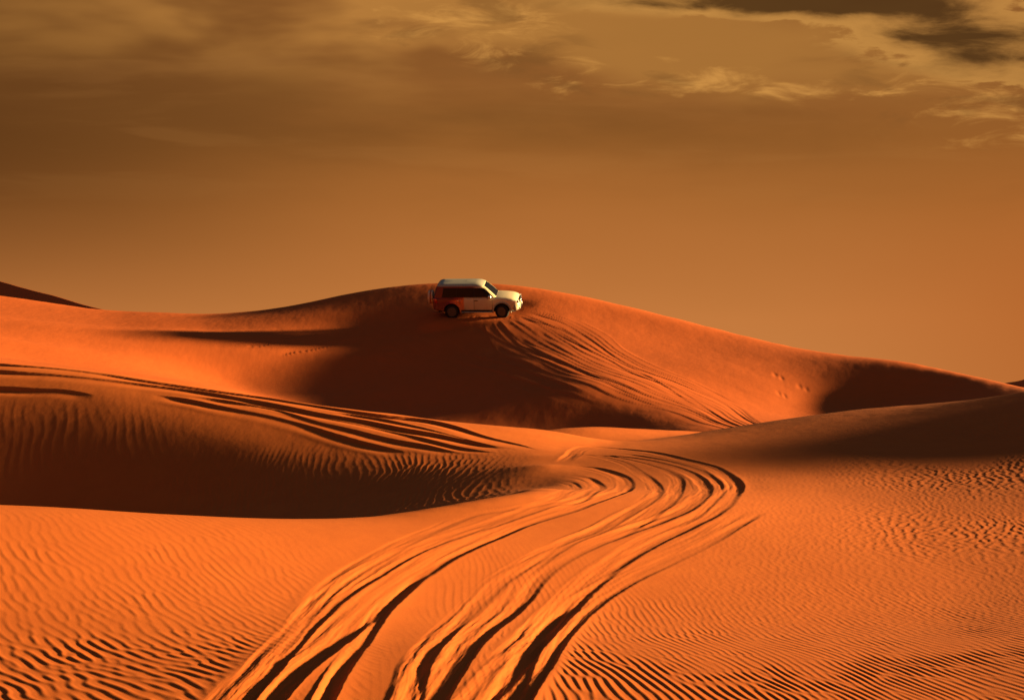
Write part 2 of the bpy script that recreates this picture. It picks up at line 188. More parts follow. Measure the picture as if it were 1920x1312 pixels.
135,-3,-1,-3,-1,-2,-3,-3,-3,-2,-3,-3,-3,-3,-3,-2,-3,-3,-3,-2,-2,-1,-2,0,-1,-1,-2,-1,-2,-1,-1,-1,-1,-2,-1,-2,-1,0,-2,-1,-1,0,-1,1,-1,1,0,0,0,0,0,0,0,0,0,-1,1,0,0,0,1,-1,0,0,0,0,0,0,0,0,1,0,0,0,0,0,0,1,-1,0,1,-1,0,0,0,0,-1,1,0,0,1,0,0,1,1,1,1,0,2,0,1,1,1,0,0,
143,-1,-3,-2,-3,-2,-2,-3,-3,-3,-3,-3,-3,-3,-3,-4,-3,-3,-3,-3,-3,-1,-1,-2,-1,-1,-1,-2,-1,-2,-2,-2,-1,-1,-2,-2,-2,-2,-1,-1,0,-1,0,-1,0,0,-1,0,0,0,0,0,0,0,1,0,0,-1,1,0,-1,1,0,0,-1,1,0,0,0,0,0,1,0,0,0,1,0,0,0,0,0,0,0,-1,0,1,0,0,0,1,0,1,0,1,0,2,-1,2,0,1,0,1,0,1,0,
152,-3,-2,-2,-2,-3,-3,-2,-3,-3,-3,-3,-3,-3,-4,-4,-3,-4,-3,-4,-2,-3,-1,-1,-2,-2,-1,-3,-2,-1,-2,-2,-2,-2,-2,-2,-2,-2,-1,-1,-2,0,-1,-1,0,0,0,-1,0,0,-1,0,0,0,0,0,0,0,0,0,0,0,0,-1,1,0,0,0,1,0,1,-1,1,0,1,-1,1,0,1,0,0,-1,1,-1,0,0,0,0,1,0,1,0,2,0,1,0,2,0,0,1,1,-1,1,0,0,
158,-2,-2,-1,-3,-3,-2,-3,-2,-3,-4,-3,-4,-3,-3,-4,-4,-4,-4,-3,-4,-2,-2,-2,-2,-1,-2,-2,-2,-3,-1,-3,-2,-2,-2,-2,-2,-2,-3,-1,-1,-2,-1,0,0,-2,0,-1,-1,0,0,-1,0,0,0,0,0,0,0,-1,1,-1,-1,1,0,-1,1,0,0,1,0,1,0,0,0,1,0,0,1,1,-1,1,-1,0,0,0,1,0,1,1,0,1,1,1,0,1,0,1,1,1,0,1,0,0,0,
164,-2,-2,-3,-2,-2,-2,-3,-3,-3,-2,-3,-3,-4,-4,-3,-5,-3,-5,-5,-3,-3,-2,-2,-1,-3,-2,-1,-3,-2,-3,-1,-3,-2,-3,-2,-2,-2,-1,-2,-2,-1,-2,-1,-2,-1,-1,-1,-1,-1,-1,1,-1,0,0,-1,0,0,-1,0,-1,0,0,0,0,0,0,0,1,0,0,0,1,1,0,0,0,1,0,0,1,-1,0,0,0,1,1,1,0,1,2,1,0,1,2,0,1,1,0,1,0,0,1,0,0,
168,-2,-2,-3,-2,-2,-2,-2,-3,-2,-3,-3,-3,-3,-4,-4,-3,-6,-4,-3,-4,-3,-3,-2,-2,-2,-2,-3,-2,-2,-2,-3,-2,-3,-2,-2,-2,-3,-2,-2,-2,-2,-1,-2,-1,-2,-2,-1,-1,-1,-1,-1,0,-1,-1,1,-1,-1,0,0,-1,-1,1,-1,0,0,0,0,0,0,0,1,0,0,0,1,0,1,0,1,0,0,0,0,1,0,1,1,2,1,1,1,2,1,0,2,0,1,1,0,1,1,0,0,1,
168,-2,-2,-1,-1,-2,-3,-2,-1,-3,-2,-2,-3,-4,-3,-4,-4,-3,-5,-5,-3,-3,-3,-2,-3,-1,-3,-2,-2,-3,-2,-2,-3,-2,-2,-3,-3,-1,-3,-2,-2,-2,-2,-2,-3,-1,-2,-2,-2,-1,-1,-1,-1,0,-1,-1,-1,0,-1,-1,0,0,-1,0,-1,1,-1,0,0,0,1,-1,1,0,0,0,1,-1,2,0,0,1,0,0,0,1,1,2,2,1,1,2,1,1,2,1,2,0,1,1,0,1,0,1,0,
166,-1,-1,-1,-3,-1,-1,-1,-3,-1,-2,-3,-2,-2,-3,-3,-4,-5,-3,-4,-4,-3,-2,-3,-2,-3,-3,-2,-2,-2,-3,-3,-2,-3,-2,-2,-2,-3,-2,-2,-2,-2,-3,-2,-2,-3,-3,-1,-2,-2,-1,-1,-1,-1,-1,-1,-1,-1,-1,-1,0,-1,-1,0,0,-1,0,0,0,0,0,0,0,0,0,0,0,1,0,1,0,0,1,1,1,1,1,2,1,2,2,2,1,2,1,1,1,1,2,0,2,0,0,1,0,
162,-1,-1,-1,-1,-1,-1,-2,0,-2,-2,-1,-3,-2,-2,-3,-3,-2,-4,-4,-3,-3,-2,-2,-3,-3,-2,-3,-3,-3,-2,-2,-3,-2,-3,-3,-2,-2,-2,-2,-3,-2,-2,-3,-3,-2,-2,-3,-2,-2,-1,-2,-1,-1,-1,-2,0,-2,0,-1,-1,0,-1,0,-1,0,0,-1,-1,0,-1,1,-1,1,0,0,0,0,0,0,1,1,0,1,0,1,3,1,2,2,2,2,2,1,2,1,2,2,0,2,0,1,1,0,1,
156,-1,-2,-1,0,-1,-1,0,-1,-1,-1,-1,-1,-1,-2,-2,-2,-3,-3,-2,-3,-2,-3,-2,-2,-3,-3,-3,-3,-2,-3,-3,-2,-3,-2,-2,-3,-2,-2,-3,-2,-2,-3,-2,-3,-3,-3,-2,-2,-2,-2,-1,-1,-2,-1,-1,-2,0,-2,0,-2,-1,1,-2,1,-1,-1,0,-1,-1,0,-1,1,-1,0,-1,0,1,0,0,1,0,1,0,2,1,1,3,1,3,2,1,2,3,1,2,1,1,2,1,1,1,1,1,0,
145,0,0,-1,0,0,0,-1,0,0,-1,0,-1,-1,-2,-1,-1,-1,-1,-2,-2,-2,-2,-3,-2,-2,-2,-3,-3,-4,-3,-2,-3,-2,-3,-2,-2,-3,-3,-2,-1,-3,-2,-3,-2,-3,-3,-2,-2,-2,-1,-2,-2,-1,-2,-1,-2,-1,-1,-2,0,-1,-1,0,-1,-1,0,-1,0,-1,-1,0,-1,0,0,0,-1,0,0,1,0,0,0,1,1,2,2,1,3,1,2,3,2,1,3,1,2,2,1,1,2,1,1,0,1,
130,0,1,1,1,0,0,1,0,0,1,-1,1,-1,0,0,-1,-1,-1,-1,-2,-1,-1,-1,-1,-2,-2,-3,-3,-3,-3,-3,-2,-3,-2,-3,-3,-2,-3,-2,-2,-2,-1,-3,-3,-2,-2,-3,-2,-1,-3,-1,-2,-2,-1,-1,-1,-2,-1,-1,-1,-1,-1,-1,-1,0,-1,-1,-1,0,-1,-1,-1,0,-1,0,0,-1,0,0,1,0,1,0,1,1,2,2,2,2,2,2,1,3,1,3,1,2,2,1,1,1,2,1,1,
111,3,1,2,1,1,2,1,1,2,1,1,0,1,0,0,0,-1,0,-1,0,-1,0,-1,-1,-1,-2,-2,-2,-2,-2,-3,-3,-1,-3,-3,-3,-3,-2,-2,-2,-2,-2,-2,-3,-2,-2,-2,-2,-2,-1,-2,-1,-2,-2,-2,-1,-2,-1,-1,-1,-1,-1,-1,0,-1,-2,0,-1,-1,-1,-1,0,-1,0,-1,-1,0,0,0,-1,1,0,1,0,2,1,1,2,2,2,2,2,1,3,1,3,1,2,2,1,2,0,2,1,
91,1,3,3,2,3,2,3,2,2,1,2,2,1,2,0,1,1,0,0,0,0,-1,0,-1,-1,-1,0,-2,-1,-2,-2,-2,-3,-2,-2,-2,-3,-1,-3,-2,-2,-3,-3,-1,-3,-1,-2,-2,-2,-1,-2,-1,-1,-2,-2,-2,-1,-2,-1,-1,0,-1,-1,-1,-1,0,-2,-1,-1,0,-1,-1,-1,-1,-1,0,-1,-1,0,0,1,-1,1,0,1,1,2,1,2,2,1,3,2,1,2,1,2,2,2,2,1,2,1,1,
65,4,4,3,4,3,4,3,3,3,4,2,2,3,2,3,1,2,1,2,0,0,-1,0,-1,0,-1,-1,1,-2,-1,-1,-2,-1,-2,-2,-2,-1,-2,-1,-3,-3,-3,-1,-3,-1,-2,-1,-1,-2,-2,-1,-2,-1,-2,-1,-2,-1,-2,-1,-1,-2,-1,0,-1,-1,-1,-1,0,-2,-1,-1,-1,-1,-1,0,-1,-1,-1,0,0,-1,1,-1,1,1,1,1,1,2,1,1,1,2,2,2,2,2,1,2,1,2,1,2,1,
35,5,5,5,6,5,5,4,5,4,3,4,4,3,4,3,3,3,2,2,2,0,0,-2,0,0,1,0,-1,1,-1,-2,-1,-2,0,-1,0,-1,-2,-2,-2,-2,-2,-3,-1,-1,-2,-1,-1,-1,-2,-1,-2,-2,0,-3,-1,-2,0,-2,-1,-1,-1,-1,-1,-1,-1,-1,-1,-1,-1,-1,-1,-1,-1,-1,-1,-1,-1,-1,0,0,-1,1,0,0,1,1,1,1,1,2,1,1,2,1,2,1,2,1,3,1,2,0,2,
0,8,8,7,6,8,5,7,5,5,5,5,4,4,4,4,5,3,5,2,3,1,0,1,-1,1,0,1,0,-1,-1,0,0,-1,-1,0,0,-1,0,-2,-2,-1,-2,-1,-1,-1,-1,-1,-1,-1,-1,-2,-1,-1,-3,0,-2,-2,-2,0,-1,-1,-1,-1,-1,-1,-1,-1,-2,0,-2,0,-2,0,-1,-1,-2,-1,0,-1,-1,-1,1,-1,0,0,1,0,1,1,1,1,1,1,1,2,1,2,2,2,0,2,0,2,0,
-38,10,10,10,9,8,8,6,7,6,6,6,6,5,5,5,5,5,4,5,2,3,2,0,2,0,1,1,0,0,0,1,0,0,0,0,-1,0,-1,-1,-1,-1,0,0,-1,-1,0,-1,-1,-1,-1,-1,-2,-2,0,-2,-1,-1,-1,-2,-1,-1,-1,-1,-1,-1,-1,-1,-1,-1,-1,-1,-1,-1,-1,-1,0,-2,-1,-1,-1,0,-1,0,0,0,-1,1,1,0,1,0,2,1,1,1,2,1,1,1,1,1,2,0,1,
-74,11,9,11,10,10,10,9,8,8,7,7,6,8,6,6,5,6,5,5,4,3,2,3,1,2,1,1,1,1,2,0,1,1,0,0,0,-1,-1,0,0,0,1,-1,1,-1,0,0,-1,-1,-1,-2,0,-1,-2,-1,-1,-1,-1,-1,-1,-1,0,-2,-2,-1,-1,0,-1,-1,-1,-1,0,-2,0,-2,-1,0,-2,-1,-1,0,-1,0,-1,0,0,0,0,0,1,1,1,1,1,1,0,1,1,1,2,0,0,1,1,
-104,8,9,8,10,11,10,11,11,9,10,8,9,7,8,7,8,6,7,5,5,3,3,2,3,2,2,1,2,2,1,2,1,2,1,0,0,0,0,0,1,1,0,1,0,1,-1,0,0,-1,-1,0,-2,0,0,-1,-1,0,-1,-1,-2,0,-2,-1,-1,-1,-1,-2,0,-1,0,-2,-1,0,-1,0,-1,-2,-1,-1,-1,-1,0,-1,0,-1,0,1,-1,1,-1,1,0,1,1,1,1,1,0,1,0,1,1,0,1,
-128,6,8,8,8,7,10,10,11,12,10,11,10,10,9,9,8,9,6,7,6,4,4,3,2,2,3,2,3,2,2,2,2,1,2,2,1,1,1,1,0,1,1,1,1,0,0,0,-1,1,-1,0,0,-1,0,0,0,-1,-1,0,-1,-2,-1,-1,-1,-2,-1,1,-2,0,-1,0,-1,-1,0,-1,-1,0,-2,-1,-1,-1,-1,-1,0,0,0,-1,0,0,1,0,0,0,0,1,1,0,1,0,1,1,0,1,-1,
-145,7,6,6,6,8,6,9,8,9,11,11,12,11,12,11,10,9,9,8,6,5,3,3,4,3,2,4,2,3,3,2,3,2,2,2,1,3,1,2,2,1,1,1,0,1,1,-1,2,-1,2,-1,1,0,-1,1,0,-1,0,-1,0,-1,-2,-1,-1,0,-1,-2,1,-1,-1,0,0,-1,-1,0,-1,-1,0,-2,-1,-1,-1,0,-1,0,-1,0,0,0,0,0,0,1,0,0,0,1,1,0,1,-1,1,0,1,
-149,4,4,5,5,4,6,5,6,8,8,9,10,12,12,12,12,11,11,8,8,5,5,4,2,4,4,2,4,3,3,4,2,3,3,2,4,2,3,2,2,1,2,1,1,1,1,1,1,1,0,2,0,0,1,-1,1,0,0,-1,-1,0,-1,-1,-1,0,-1,0,-1,0,0,-1,0,0,-1,0,0,-1,-1,-1,-1,-1,-1,0,-1,-1,0,0,0,-1,0,0,1,-1,1,0,0,1,0,1,-1,1,1,0,0,
-141,2,2,2,2,2,3,3,4,4,6,7,7,9,9,11,12,12,11,12,9,9,4,5,4,3,2,4,3,4,4,3,5,4,3,4,3,3,4,3,2,3,2,2,1,1,1,2,1,2,1,1,0,1,1,1,-1,1,0,0,0,-1,1,-1,0,-1,0,-1,0,-1,0,0,-1,0,0,-1,0,0,-1,0,-1,-1,0,-1,0,-1,0,-1,1,0,-1,0,0,0,0,0,1,-1,0,1,1,0,-1,1,0,
-121,-2,-1,-2,0,0,-1,1,1,2,3,3,5,5,7,8,9,10,12,11,12,9,10,5,4,1,3,2,3,4,5,6,5,5,5,5,4,5,3,4,4,2,3,2,3,2,2,2,1,2,1,1,2,1,0,1,1,1,0,0,0,0,0,1,-1,0,0,0,-1,0,0,0,0,-1,0,0,-1,0,1,-1,0,-1,-1,-1,0,0,0,0,-1,0,0,0,0,0,0,0,0,0,1,-1,0,1,1,0,0,
-95,-3,-4,-4,-5,-3,-2,-3,-2,-1,0,1,1,3,3,5,6,8,8,10,11,12,9,5,2,3,2,3,4,5,6,5,7,6,7,6,7,5,5,5,4,5,2,4,3,2,3,2,2,1,2,2,1,2,1,1,1,0,1,0,1,0,0,1,0,0,0,0,-1,0,0,0,-1,1,-1,0,1,0,0,1,0,-1,0,-1,-1,0,0,0,0,0,0,0,-1,1,-1,1,-1,1,-1,1,0,0,0,0,2,
-69,-5,-5,-5,-4,-5,-6,-4,-5,-4,-3,-3,-1,0,1,2,3,3,6,5,5,6,6,7,6,5,5,5,6,4,3,7,5,9,8,8,7,8,8,6,6,5,5,4,4,3,2,3,2,2,2,1,3,1,2,1,1,1,0,1,0,2,0,0,1,0,0,-1,1,0,-1,0,1,-1,0,0,0,0,1,1,0,1,-1,0,-1,0,0,-1,0,0,1,-1,1,-1,0,-1,1,-1,1,-1,1,0,1,0,0,
-46,-5,-5,-4,-5,-5,-5,-6,-5,-6,-7,-5,-4,-4,-1,-1,-1,2,-1,1,1,2,3,6,8,8,7,6,4,4,6,4,5,4,4,8,11,13,10,10,9,7,7,5,4,4,4,2,2,2,2,3,1,2,1,1,2,1,1,0,1,0,2,0,1,0,0,1,-1,0,0,0,-1,0,0,0,0,2,1,0,0,0,0,0,0,0,-1,1,0,0,-1,1,-1,0,0,-1,0,0,-1,1,-1,1,0,2,0,
-23,-5,-5,-4,-5,-5,-4,-6,-5,-5,-6,-7,-7,-6,-6,-4,-3,-4,-2,-2,-1,0,2,4,5,6,5,6,5,5,4,3,4,4,5,6,6,7,14,14,13,11,9,9,7,7,4,3,3,2,2,1,2,1,2,1,1,0,1,1,0,2,0,2,1,1,0,0,-1,-1,0,0,0,0,-1,0,1,0,1,1,1,-1,0,0,0,0,0,0,-1,0,0,0,-1,0,0,0,-1,0,0,-1,1,0,1,0,2,
-3,-4,-4,-5,-4,-4,-5,-3,-5,-5,-5,-5,-7,-8,-8,-8,-8,-5,-4,-4,-2,-2,0,1,2,3,4,2,4,3,3,3,3,4,5,5,6,6,5,8,12,16,18,15,13,11,9,7,3,2,0,0,1,1,0,1,1,1,-1,1,0,1,3,2,2,0,0,-1,-1,-1,-1,-1,0,-1,0,0,0,1,1,0,0,0,0,0,0,0,0,-1,1,-1,0,-1,0,0,-1,0,-1,-1,0,0,-1,0,0,1,0,
16,-3,-4,-4,-4,-4,-4,-4,-4,-5,-4,-5,-5,-6,-7,-9,-9,-9,-7,-5,-5,-3,-2,-1,-1,-1,0,1,0,2,1,2,2,2,4,3,4,4,5,7,8,9,11,17,27,29,19,9,5,2,0,-1,-1,-1,0,1,0,1,0,-2,2,1,3,2,1,1,-1,-2,-1,-1,-1,-1,-1,-1,0,-1,1,1,-1,0,0,1,-1,0,1,0,-1,1,-1,0,-1,0,-1,-1,-1,-1,0,-1,-1,0,0,-1,-1,0,0,
34,-5,-3,-3,-4,-4,-3,-4,-4,-3,-5,-4,-5,-6,-7,-6,-7,-9,-9,-7,-6,-5,-5,-5,-3,-3,-3,-2,-1,-1,0,0,1,1,0,1,2,2,4,5,7,10,13,16,14,15,27,33,20,8,3,-1,-4,-2,-2,-1,-1,-1,0,1,1,2,1,3,1,-1,-2,-1,-1,-2,0,-2,0,-1,0,0,0,0,1,0,0,-1,1,0,0,-1,1,-1,0,-1,0,-1,0,-2,0,-1,-2,0,-2,-1,-1,0,-1,-1,0,
48,-3,-4,-4,-3,-4,-4,-4,-3,-4,-4,-5,-4,-5,-5,-7,-7,-6,-8,-8,-7,-8,-6,-6,-6,-6,-4,-3,-3,-3,-1,-2,-1,-1,0,-1,0,1,1,3,5,7,9,11,12,14,16,20,34,36,19,4,-2,-6,-5,-5,-3,1,0,2,0,1,2,0,1,-1,0,-2,-1,0,-2,0,-1,0,-1,1,0,1,0,0,0,1,0,0,0,1,-1,0,-1,0,-1,-1,-1,-1,-1,-2,0,-2,-1,-1,-1,-2,0,-1,-1,
60,-3,-4,-4,-4,-3,-4,-4,-4,-4,-4,-4,-6,-4,-6,-6,-6,-7,-7,-8,-9,-7,-8,-7,-5,-5,-5,-4,-4,-2,-3,-2,-2,-2,-3,-1,-3,-1,0,-1,1,3,5,6,9,11,15,18,21,26,36,30,9,-1,-7,-8,-4,-1,2,0,2,0,0,0,0,1,-1,-1,0,-1,1,0,-1,1,0,0,2,0,1,1,0,0,1,0,1,0,0,-1,0,-1,-1,-1,-2,0,-2,-1,-2,-1,-2,-2,-1,-1,-1,-1,-1,
70,-4,-4,-4,-4,-5,-3,-5,-4,-5,-4,-5,-4,-6,-5,-6,-5,-7,-7,-8,-8,-8,-7,-5,-6,-4,-3,-4,-3,-3,-3,-3,-3,-3,-3,-3,-3,-3,-3,-3,-3,-3,-1,1,5,9,12,16,19,22,25,30,30,13,0,-7,-3,1,0,2,0,1,-1,1,1,0,-1,1,-1,0,0,0,1,-1,1,2,0,1,1,0,1,1,0,2,0,0,0,-1,-1,-1,-1,-1,0,-2,-2,-1,-1,-2,0,-2,-2,-1,-1,-1,-1,
76,-5,-5,-4,-5,-4,-5,-4,-5,-4,-5,-5,-5,-5,-6,-5,-7,-6,-6,-7,-6,-6,-6,-5,-4,-4,-3,-3,-2,-3,-3,-2,-3,-2,-2,-4,-2,-4,-5,-5,-7,-7,-6,-4,0,5,11,14,18,20,22,23,26,23,10,3,-2,1,1,0,1,0,1,0,0,1,1,-1,0,1,0,0,1,1,1,1,1,1,1,1,1,1,1,1,1,0,-1,0,0,-1,-1,-1,-2,-1,-1,-1,-3,-1,-2,-1,-1,-1,-2,0,-1,
77,-5,-4,-6,-4,-5,-5,-4,-5,-6,-5,-5,-5,-5,-5,-6,-5,-6,-6,-5,-5,-5,-4,-5,-3,-3,-3,-2,-2,-1,-2,-2,-1,-2,-2,-1,-2,-3,-3,-5,-5,-7,-10,-8,-6,0,6,12,16,19,20,21,22,20,13,6,2,1,1,2,-1,0,0,0,1,2,0,1,1,0,1,2,0,2,2,0,2,1,1,2,1,1,2,1,0,0,0,0,-1,-1,-1,-1,-1,-1,-1,-2,-1,-2,-1,-2,-1,-2,0,-2,-1,
74,-5,-5,-4,-6,-5,-5,-5,-6,-4,-5,-5,-6,-5,-5,-5,-5,-4,-5,-4,-4,-4,-3,-3,-3,-1,-2,-1,-2,-1,-1,0,-1,-1,1,0,-1,0,-1,0,-1,-1,-1,-4,-7,-8,-5,2,8,14,15,17,13,12,16,10,3,2,1,1,1,0,-1,1,2,1,3,1,1,2,0,1,2,1,2,2,1,2,2,1,2,1,1,1,1,1,0,-1,0,-1,0,-1,-1,-2,-1,-2,-1,-1,-2,0,-2,-1,-2,-1,0,
67,-5,-5,-5,-5,-5,-5,-6,-4,-5,-6,-5,-4,-5,-5,-4,-4,-4,-3,-4,-3,-2,-2,-2,-1,-2,-1,-1,1,-1,1,0,1,1,1,1,2,3,3,4,4,6,5,6,3,-1,-9,-12,-10,-1,9,15,16,13,0,-1,2,2,1,1,0,0,1,2,1,3,2,3,2,1,2,1,2,2,2,2,1,2,1,2,1,3,1,1,1,0,1,0,-1,1,-2,-1,0,-1,-1,-1,-1,-1,-1,-2,-1,-1,-1,0,-2,
57,-5,-5,-5,-4,-5,-5,-5,-5,-5,-4,-4,-5,-4,-4,-4,-3,-4,-3,-1,-2,-2,-1,0,-2,0,1,0,0,1,1,2,2,3,2,5,4,4,7,6,9,8,10,8,8,3,0,-6,-13,-18,-12,-5,0,3,5,5,4,2,2,0,1,1,1,1,3,3,4,3,2,2,2,2,1,3,2,1,3,1,1,2,2,1,2,1,1,1,0,1,0,0,0,0,-1,0,-1,-1,-1,-1,-1,-1,-1,0,-1,-1,1,
44,-4,-4,-5,-5,-4,-5,-4,-4,-5,-4,-4,-4,-3,-3,-3,-3,-2,-1,-2,-1,-1,-1,0,1,1,0,2,1,3,2,3,3,4,5,5,6,8,7,9,9,11,9,9,7,6,3,-2,-6,-13,-25,-30,-25,-11,11,16,10,1,2,1,1,1,2,3,3,3,4,3,3,2,2,2,3,1,2,2,1,1,3,1,1,2,2,1,1,1,1,1,1,0,1,0,-1,0,0,0,-1,0,-1,0,-1,-1,1,0,-1,
30,-4,-4,-4,-3,-5,-3,-4,-4,-3,-4,-3,-3,-3,-2,-2,-2,-1,-2,-1,0,1,0,1,1,1,2,2,3,3,4,4,4,6,6,6,7,8,9,9,9,8,9,8,6,4,0,-2,-7,-13,-20,-28,-25,-13,2,11,8,1,1,2,2,2,3,2,3,4,3,4,3,2,2,2,2,3,1,1,2,2,0,2,2,1,1,1,2,1,2,0,2,1,1,0,2,0,0,0,1,-1,0,0,0,0,0,0,1,
16,-4,-3,-3,-4,-2,-4,-2,-3,-3,-2,-3,-2,-2,-2,-1,-1,-1,0,0,0,1,1,1,2,3,2,3,4,3,5,5,6,5,7,7,8,8,8,8,8,8,6,4,2,0,-3,-8,-12,-17,-18,-13,-5,-7,-5,1,4,2,1,2,2,3,2,3,3,2,4,4,3,2,2,2,2,1,2,2,0,2,1,1,1,2,1,2,0,2,2,2,1,2,1,2,1,1,1,1,0,1,1,0,1,1,0,1,0,
-1,-1,-3,-2,-2,-2,-2,-2,-2,-2,-1,-2,-1,-1,-1,0,0,0,0,1,1,1,2,2,3,2,4,3,4,5,4,6,6,7,6,8,7,7,7,7,5,4,3,2,-2,-4,-8,-11,-15,-16,-9,-2,-2,-1,-5,-1,2,1,2,2,3,3,3,2,1,3,3,3,3,3,1,3,2,1,1,1,1,1,2,0,2,0,1,1,3,1,2,3,2,1,3,2,1,2,2,2,1,1,1,1,1,1,1,2,1,
-14,-1,-1,-1,-1,-1,-1,-1,-1,0,-1,0,0,-1,1,-1,1,1,1,2,1,2,2,3,2,3,3,5,4,5,5,5,7,6,7,6,7,5,6,4,5,1,0,-3,-4,-9,-10,-14,-13,-7,-4,-2,1,2,-1,-1,1,2,2,3,3,3,2,2,1,2,2,2,3,2,3,1,2,2,0,1,2,0,1,1,0,2,1,1,1,3,1,3,2,4,2,2,3,3,1,2,3,2,1,2,2,2,2,1,2,
-27,0,1,0,0,0,1,0,1,0,0,1,0,2,0,2,0,2,2,1,3,2,3,2,3,4,4,3,5,4,6,5,5,6,6,5,6,5,3,4,0,0,-3,-5,-8,-10,-13,-11,-6,-3,-3,-1,0,2,2,3,3,1,3,2,3,2,2,1,1,0,2,2,2,3,2,3,1,1,1,1,1,1,0,1,1,0,2,1,2,1,3,2,4,2,3,3,3,3,3,3,2,3,4,2,2,2,3,2,2,
-36,2,1,2,1,1,2,1,1,2,1,2,2,1,2,1,3,1,2,3,2,3,2,4,3,3,4,5,4,4,5,5,5,4,5,4,4,3,3,0,0,-2,-4,-8,-10,-11,-9,-5,-3,-3,-1,-3,-2,0,8,6,3,2,2,2,2,2,1,1,0,1,0,2,2,2,3,2,2,1,0,1,0,1,1,0,1,1,1,2,1,3,2,3,1,4,3,4,3,3,4,4,4,3,3,3,4,3,2,3,3,
-41,2,2,3,3,3,1,3,3,1,4,1,2,3,2,3,2,3,3,2,3,3,4,2,4,3,4,3,4,5,3,4,3,5,2,4,2,3,0,0,-2,-4,-6,-8,-9,-6,-4,-1,-2,-2,-3,-2,-4,-2,5,9,4,3,1,2,1,1,1,0,0,-1,0,1,2,3,2,3,2,1,1,0,1,1,0,1,1,1,1,2,1,2,2,2,3,3,3,4,4,4,4,4,4,4,4,5,3,3,4,3,3,
-42,3,4,3,3,3,4,3,3,4,2,4,4,2,3,3,3,3,3,3,3,3,3,3,3,4,3,3,3,4,3,3,4,1,3,2,1,0,0,-2,-3,-4,-7,-6,-4,-3,0,-1,0,-1,-1,-2,-1,-1,0,3,3,0,2,1,1,0,0,-1,1,-1,-1,1,2,2,3,2,2,1,1,0,1,0,1,1,0,2,1,1,3,1,2,2,3,2,4,4,4,5,4,5,4,5,5,4,4,4,3,3,4,
-38,4,4,4,4,5,4,4,3,4,4,4,3,4,4,4,3,3,3,4,3,2,2,4,2,3,2,4,3,2,3,3,1,3,0,0,0,-2,-2,-2,-4,-6,-5,-3,0,2,1,0,1,1,0,0,1,-1,-3,-5,-2,1,0,0,0,-1,0,0,-1,0,0,0,1,3,3,2,1,1,1,2,0,0,0,1,2,1,2,1,1,2,2,2,3,3,4,3,4,4,6,4,6,5,4,5,4,5,3,4,2,
-29,5,5,4,5,4,4,5,5,4,5,3,5,4,4,3,4,4,4,2,3,3,3,1,3,2,2,2,2,2,3,1,2,1,1,-1,-2,-2,-4,-5,-6,-5,-1,1,1,0,2,2,1,2,2,2,1,0,-6,-10,-6,-1,0,-1,0,0,-1,0,-1,-1,0,0,2,3,2,1,1,2,1,0,0,1,1,2,1,1,1,2,2,1,1,2,3,3,3,4,5,5,4,5,5,5,5,4,6,3,5,2,3,
-13,5,4,5,5,4,5,5,5,4,5,5,4,4,4,5,4,4,3,4,2,3,2,2,1,0,2,1,1,1,1,2,2,0,1,-1,-2,-5,-5,-7,-5,-2,0,1,0,1,0,0,1,1,3,3,4,4,-5,-16,-14,0,-1,-1,-1,-1,0,-1,0,0,-1,1,2,1,3,1,1,1,2,1,1,0,1,1,1,2,1,2,1,1,2,2,2,4,3,4,4,4,5,5,4,5,5,5,4,4,3,4,3,
9,4,4,5,4,5,5,4,5,6,4,5,4,5,5,3,5,3,4,3,3,2,1,2,0,1,0,-1,1,0,1,1,0,2,0,0,-3,-4,-6,-5,-2,-2,-2,-2,-1,-2,-2,0,-1,-2,-2,0,1,2,0,-13,-8,-2,-1,-1,-1,-1,-1,-1,0,-1,1,1,1,3,1,1,1,2,0,2,0,1,2,1,2,1,1,1,2,1,2,2,2,3,3,4,3,4,5,4,5,5,4,5,3,5,3,3,3,
36,4,5,3,5,4,5,4,4,5,4,5,5,4,4,5,3,4,3,3,3,2,2,1,1,0,-1,0,-3,-1,-1,-1,1,0,1,-1,-4,-4,-2,-2,-3,-3,-3,-4,-4,-4,-4,-3,-3,-4,-6,-7,-11,-13,-9,11,10,1,-1,0,-1,-1,-1,0,-1,1,0,2,2,1,1,1,1,0,3,0,1,1,1,2,1,0,2,1,1,2,2,3,2,2,4,3,5,4,3,5,4,4,5,4,5,3,4,3,2,
70,4,3,4,3,4,3,4,4,4,4,4,4,5,4,4,3,3,3,2,3,2,2,2,2,1,-1,-2,-1,-3,-4,-2,-2,0,-3,-5,-2,0,-1,-2,-3,-4,-5,-5,-5,-6,-6,-6,-6,-6,-6,-7,-6,-5,-2,0,-1,-1,0,-1,-1,0,-1,-1,1,1,3,1,2,0,1,1,0,1,1,2,2,2,2,0,1,2,0,2,1,2,2,2,3,3,3,3,2,3,4,3,5,3,4,4,3,4,3,2,3,
110,2,2,3,3,3,2,4,3,2,4,4,3,4,3,3,4,3,2,2,1,2,3,1,3,3,3,0,-2,-2,-4,-4,-2,-5,-4,-2,-3,-3,-4,-4,-6,-7,-6,-6,-7,-7,-7,-9,-10,-6,-5,-5,-3,-1,0,-6,-7,-4,-1,-1,-1,0,0,0,0,2,2,3,0,1,0,0,0,0,2,4,5,3,1,2,1,0,2,0,2,2,2,1,3,2,1,2,3,3,2,3,2,4,3,2,4,2,3,3,2,
153,2,2,2,1,2,3,1,2,2,2,2,3,2,3,3,3,3,2,1,1,1,1,4,4,4,4,5,4,3,1,-2,-7,-9,-9,-8,-8,-7,-6,-7,-8,-8,-10,-9,-8,-8,-8,-9,-8,-8,-7,-6,-8,-8,-12,-7,2,1,0,0,1,-1,0,1,2,3,2,1,1,0,0,2,2,4,3,4,3,2,1,0,1,2,2,3,2,1,0,2,0,0,2,1,2,0,2,2,2,2,1,3,2,2,1,2,1,
